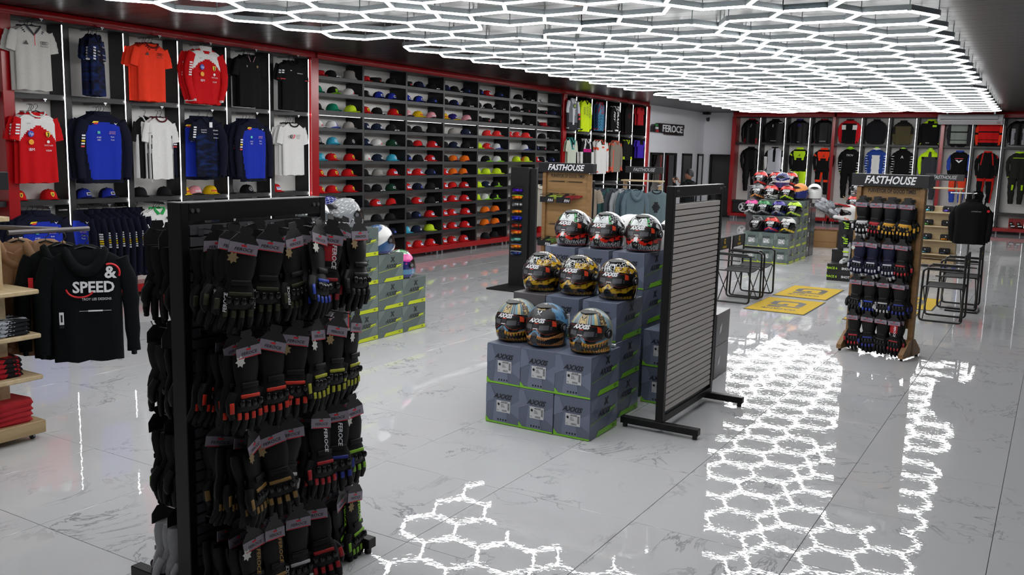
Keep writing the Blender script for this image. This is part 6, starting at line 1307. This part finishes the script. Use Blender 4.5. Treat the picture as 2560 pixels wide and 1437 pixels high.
# ----- boots, knee guards, shoe boxes, motocross helmet
def sbox(label, c, d, words_):
    g = G(); g.box((0, 0, d[2]/2), d, b=.003); o = obj('shoe_box', g.mesh('shoe_box', mat('shoe_box_black', '111213', .35, var=.05)), None, c, (0, 0, 0), label, 'box')
    g = G(); g.box((0, 0, d[2]-.02), (d[0]+.006, d[1]+.006, .045), b=.002); part('lid', g, mat('shoe_box_black', '111213'), o)
    for s2, x, m_ in words_: text(s2, .052, m_, o, (x, -d[1]/2-.0045, d[2]*.5), bold=.0015)
    return o
GRN = mat('lime_ink', 'a8d820', .5)
sbox('black shoe box with lime lettering on the floor, lower of two', (-3.02, 15.85, 0), (.40, .36, .14), [('RACE 6', -.12, GRN), ('SHOT', .1, WHITEINK)]); sbox('black shoe box with lime lettering carrying the white boots', (-3.02, 15.85, .141), (.40, .36, .135), [('RACE 6', -.12, GRN), ('SHOT', .1, WHITEINK)])
sbox('small black shoe box behind the white boots', (-3.08, 16.25, 0), (.34, .3, .48), [('RACE', -.1, GRN)])
g = G(); g.box((0, 0, 0), (.36, .30, .46), b=.004); obj('carton', g.mesh('carton', mat('dark_card_glossy', '2b2a2d')), None, (-3.0, 16.3, .72), label='tall dark carton behind the knee guards', cat='box')
for i, x in enumerate((-2.98, -2.84)):
    o = thing('motocross_boot', 'white motocross boot on the lime lettered box, %s' % ('left', 'right')[i], 'boots', (x, 15.82+.04*i, .277), -.2, 'white motocross boots')
    g = G(); g.tube([(0, .08, .36), (0, .07, .22), (0, .07, .09), (.0, .05, .055)], [.058, .055, .05, .045], 12, ry=1.1); g.tube([(0, .10, .045), (0, .02, .055), (0, -.09, .04), (0, -.15, .032)], [.045, .05, .043, .03], 12); part('boot_shell', g, mat('boot_white', 'c8cacc', .35, var=.05), o, 60)
    g = G(); g.box((0, -.02, .008), (.085, .27, .016), b=.006); part('sole', g, plas('26282a'), o)
    for z in (.12, .2, .28): g = G(); g.box((0, .015, z), (.1, .03, .025), b=.006); part('strap', g, plas('2a2c2e') if z != .2 else plas('b8e020'), o)
    g = G(); g.box((.02, -.09, .075), (.03, .06, .01), b=.002); part('dark_flash', g, BLACKINK, o)
for i in range(2):
    o = thing('knee_guard', 'black knee guard with lime bars, %s of the two above the boots' % ('lower', 'upper')[i], 'knee guard', (-2.94, 15.86, .655+.25*i), 0)
    g = G(); g.tube([(-.07, 0, .10), (-.06, -.02, 0), (-.07, 0, -.10)], [.055, .07, .05], 12); g.tube([(.09, .03, .10), (.08, .01, 0), (.09, .03, -.10)], [.05, .062, .045], 12); part('pad', g, BLACKP, o, 60)
    g = G()
    for k in range(3): g.box((-.04, -.085+.004*k, -.03+.035*k), (.07, .01, .018), b=.003)
    g.prism([(-.11, -.07, .07), (-.06, -.07, .07), (-.08, -.07, .045)], (0, -.01, 0)); part('lime_bar', g, plas('a8e02a'), o)
mh = helmet('offw,offw,offw,red', 'white and red motocross helmet with peak left of the wooden glove stand', (-2.98, 15.85, 1.0), -pi/2+.5, .25, full=False, res=(40, 30), vtext=False, spoil=False); mh.scale = (.92,)*3
g = G(); g.prism([(-.11, -.02, .25), (.11, -.02, .25), (.10, -.24, .285), (-.10, -.24, .285)][::-1], (0, .01, .02)); part('peak', g, plas('b01822'), mh); g = G(); g.tube([(-.07, -.10, .05), (-.06, -.22, .06), (0, -.25, .06), (.06, -.22, .06), (.07, -.10, .05)], .028, 8); part('chin_bar', g, plas('d0d0d0'), mh, 60)
# cardboard with plastic-wrapped pile
CARD = mat('cardboard', '9a7850', .8, var=.08, scale=5, bump=.1)
for nm, c, d, rz_0 in (('open cardboard box left of the plastic pile', (-4.55, 21.7, 0), (.55, .6, .38), .1), ('cardboard box under the plastic wrapped pile', (-3.95, 22.3, 0), (.6, .5, .48), 0.), ('tall cardboard box behind the plastic pile', (-4.15, 23.2, 0), (.5, .4, 1.0), .2)):
    g = G(); a, b_, h_ = d
    for q in ((0, -b_/2, h_/2, a, .008, h_), (0, b_/2, h_/2, a, .008, h_), (-a/2, 0, h_/2, .008, b_, h_), (a/2, 0, h_/2, .008, b_, h_), (0, 0, .01, a, b_, .01)): g.box(q[:3], q[3:])
    o = obj('cardboard_box', g.mesh('cardboard_box', CARD), None, c, (0, 0, rz_0), nm, 'box')
    g = G(); g.prism([(-a/2, -b_/2, h_), (-a/2, b_/2, h_), (-a/2-.12, b_/2, h_+.12), (-a/2-.12, -b_/2, h_+.12)], (.006, 0, .006)); part('flap', g, CARD, o)
    g = G(); g.box((0, -b_/2-.005, h_*.35), (a, .002, .012)); part('fold_line', g, mat('cardboard_dark', '7a5c3c', .8), o)
g = G(); g.box((0, 0, .45), (.35, .35, .9), b=.004); obj('carton', g.mesh('carton', CARD), None, (-4.95, 21.2, 0), label='upright cardboard carton under the blue bundle', cat='box')
PLW = mat('clear_plastic_wrap', '7c8086', .15, var=.45, scale=14, bump=1.)
random.seed(11)
for i in range(14):
    q = i/13; x = -4.75+1.0*q+random.uniform(-.1, .1); z = 1.02-.55*q+random.uniform(-.08, .05); y = 21.6+random.uniform(0, .5)
    g = G(); R = []
    for k in range(9):
        a = pi*(k+.5)/9; R.append([(.17*sin(a)*cos(b)*(1+.5*noise.noise(Vector((k, j*.7, i*3.)))), .14*sin(a)*sin(b)*(1+.3*noise.noise(Vector((k*.9, j*.9, i*5.)))), .085*cos(a)*(1+.9*noise.noise(Vector((j*.8, k, i*2.))))) for j, b in enumerate([2*pi*j/14 for j in range(14)])])
    g.loft(R[::-1]); obj('wrapped_garment', g.mesh('wrapped_garment', [PLW if i % 4 else mat('wrap_white', '9a9aa0', .3, var=.3, scale=12, bump=.8)], 30), None, (x, y, max(.45, z)), (random.uniform(-.4, .4), .5, random.uniform(-.5, .5)), label='plastic wrapped garment in the pile on the cardboard boxes, %s from the left' % (NTH+['thirteenth', 'fourteenth'])[i], cat='clothing', group='plastic wrapped garments')
g = G(); g.tube([(0, 0, -.1), (0, 0, .1)], [.08, .06], 10); obj('blue_bundle', g.mesh('blue_bundle', fab('28208a'), 60), None, (-4.95, 21.2, 1.0), (.1, .1, 0), label='blue bundle at the left top of the plastic pile', cat='clothing')
# ----- person filming
def skin_body(name, pts, edges, m, parent, sub=2, smooth=True):
    me = bpy.data.meshes.new(name); me.from_pydata([p[0] for p in pts], edges, []); me.materials.append(m); o = obj(name, me, parent)
    md = o.modifiers.new('skin', 'SKIN'); md.use_smooth_shade = True
    for v, p in zip(me.skin_vertices[0].data, pts): v.radius = p[1] if isinstance(p[1], tuple) else (p[1], p[1]); v.use_root = False
    me.skin_vertices[0].data[0].use_root = True
    s_ = o.modifiers.new('sub', 'SUBSURF'); s_.levels = sub; s_.render_levels = sub; return o
SK = mat('skin', '8a5f48', .55, var=.05); HC = mat('black_hoodie_cloth', '0c1012')
p = thing('person', 'person in black hoodie and glasses filming with a phone beyond the slat panel', 'person', (-7.30, 20.0, 0), -pi/2-.35)
# local: faces -y (towards image left after the turn)
pts = [((0, 0, .90), (.16, .12)), ((0, 0, 1.10), (.155, .115)), ((0, .01, 1.28), (.17, .115)), ((0, .01, 1.40), (.11, .085)), ((0, -.005, 1.47), (.055, .06)),
 ((.17, 0, 1.36), .07), ((.23, -.13, 1.20), .055), ((.13, -.32, 1.36), .042), ((-.17, 0, 1.36), .07), ((-.23, -.13, 1.20), .055), ((-.10, -.32, 1.36), .042),
 ((.09, 0, .84), (.10, .10)), ((.10, -.01, .48), .075), ((.10, .01, .10), .055), ((-.09, 0, .84), (.10, .10)), ((-.10, .02, .48), .075), ((-.10, .03, .10), .055)]
ed = [(0, 1), (1, 2), (2, 3), (3, 4), (2, 5), (5, 6), (6, 7), (2, 8), (8, 9), (9, 10), (0, 11), (11, 12), (12, 13), (0, 14), (14, 15), (15, 16)]
skin_body('clothed_body', pts, ed, HC, p)
g = G(); g.tube([(-.10, .03, 1.40), (-.07, .10, 1.36), (0, .13, 1.33), (.07, .10, 1.36), (.10, .03, 1.40)], [.04, .05, .055, .05, .04], 10); part('hood', g, HC, p, 60)
g = G(); R = []
for i in range(13):
    t_ = i/12; z = 1.46+.235*t_; wv = sin(pi*min(1, .12+t_*.88))**.55; fw = .085+.012*(t_ < .35)
    ring = []
    for j in range(20):
        a = 2*pi*j/20; x = .074*wv*cos(a); y = (.098 if sin(a) > 0 else fw)*wv*sin(a)-.01
        if sin(a) < -.95 and .38 < t_ < .55: y -= .022*(1-abs(t_-.45)/.1)
        ring.append((x, y, z))
    R.append(ring)
g.loft(R); g.ball((.074, .01, 1.575), (.01, .02, .03), 8); g.ball((-.074, .01, 1.575), (.01, .02, .03), 8); g.box((0, -.098, 1.525), (.045, .008, .008), 1)
for s_ in (-1, 1): g.ball((s_*.03, -.088, 1.585), (.012, .006, .007), 8, 2)
part('head', g, [SK, mat('lip', '6a3a34', .5), BLACKINK], p, 60)
g = G(); R = []
for i in range(8):
    a0 = pi/2*i/8; R.append([(.083*cos(a0)*cos(a), .012+.105*cos(a0)*sin(a)*(1 if sin(a) > 0 else .92), 1.595+.115*sin(a0)-(.07*max(0, sin(a)) if i == 0 else 0)) for a in [2*pi*j/20 for j in range(20)]])
g.loft(R, cap0=False); part('hair', g, mat('black_hair', '0b0a0b', .5, bump=.4, scale=90, var=.2), p, 60)
g = G()
for s_ in (-1, 1): g.tube([(s_*.033+.024*cos(a), -.104, 1.585+.018*sin(a)) for a in [2*pi*k/12 for k in range(12)]], .002, 5, closed=True); g.tube([(s_*.057, -.10, 1.588), (s_*.078, .01, 1.59)], .002, 5)
part('eyeglasses', g, WIRE, p)
for s_ in (-1, 1):
    g = G(); bx = s_*.085; g.tube([(bx, -.33, 1.37), (bx*.98, -.37, 1.42)], [.026, .032], 10, ry=.6)
    for k in range(4): f0 = Vector((bx*.98-s_*.0+(-.022+.0145*k)*1, -.385, 1.44)); g.tube([f0, f0+Vector((-s_*.014, -.02, .028)), f0+Vector((-s_*.034, -.022, .036+.004*(1.5-abs(k-1.5))))], [.0085, .008, .0065], 6)
    g.tube([(bx, -.36, 1.40), (bx-s_*.03, -.35, 1.42), (bx-s_*.045, -.35, 1.445)], [.011, .01, .008], 6); part('hand', g, SK, p, 60)
for s_ in (-1, 1): g = G(); g.tube([(s_*.10, .07, .05), (s_*.10, -.03, .055), (s_*.105, -.15, .035)], [.045, .048, .035], 10); part('shoe', g, plas('1a1a1c'), p, 60)
g = G(); g.box((0, 0, 0), (.155, .010, .076), b=.004); ph = obj('phone', g.mesh('phone', mat('phone_black', '141416', .25)), None, label='dark phone held up sideways by the person', cat='phone')
ph.matrix_world = Matrix.Translation((-7.30, 20.0, 0)) @ Matrix.Rotation(-pi/2-.35, 4, 'Z') @ Matrix.Translation((0, -.412, 1.468))
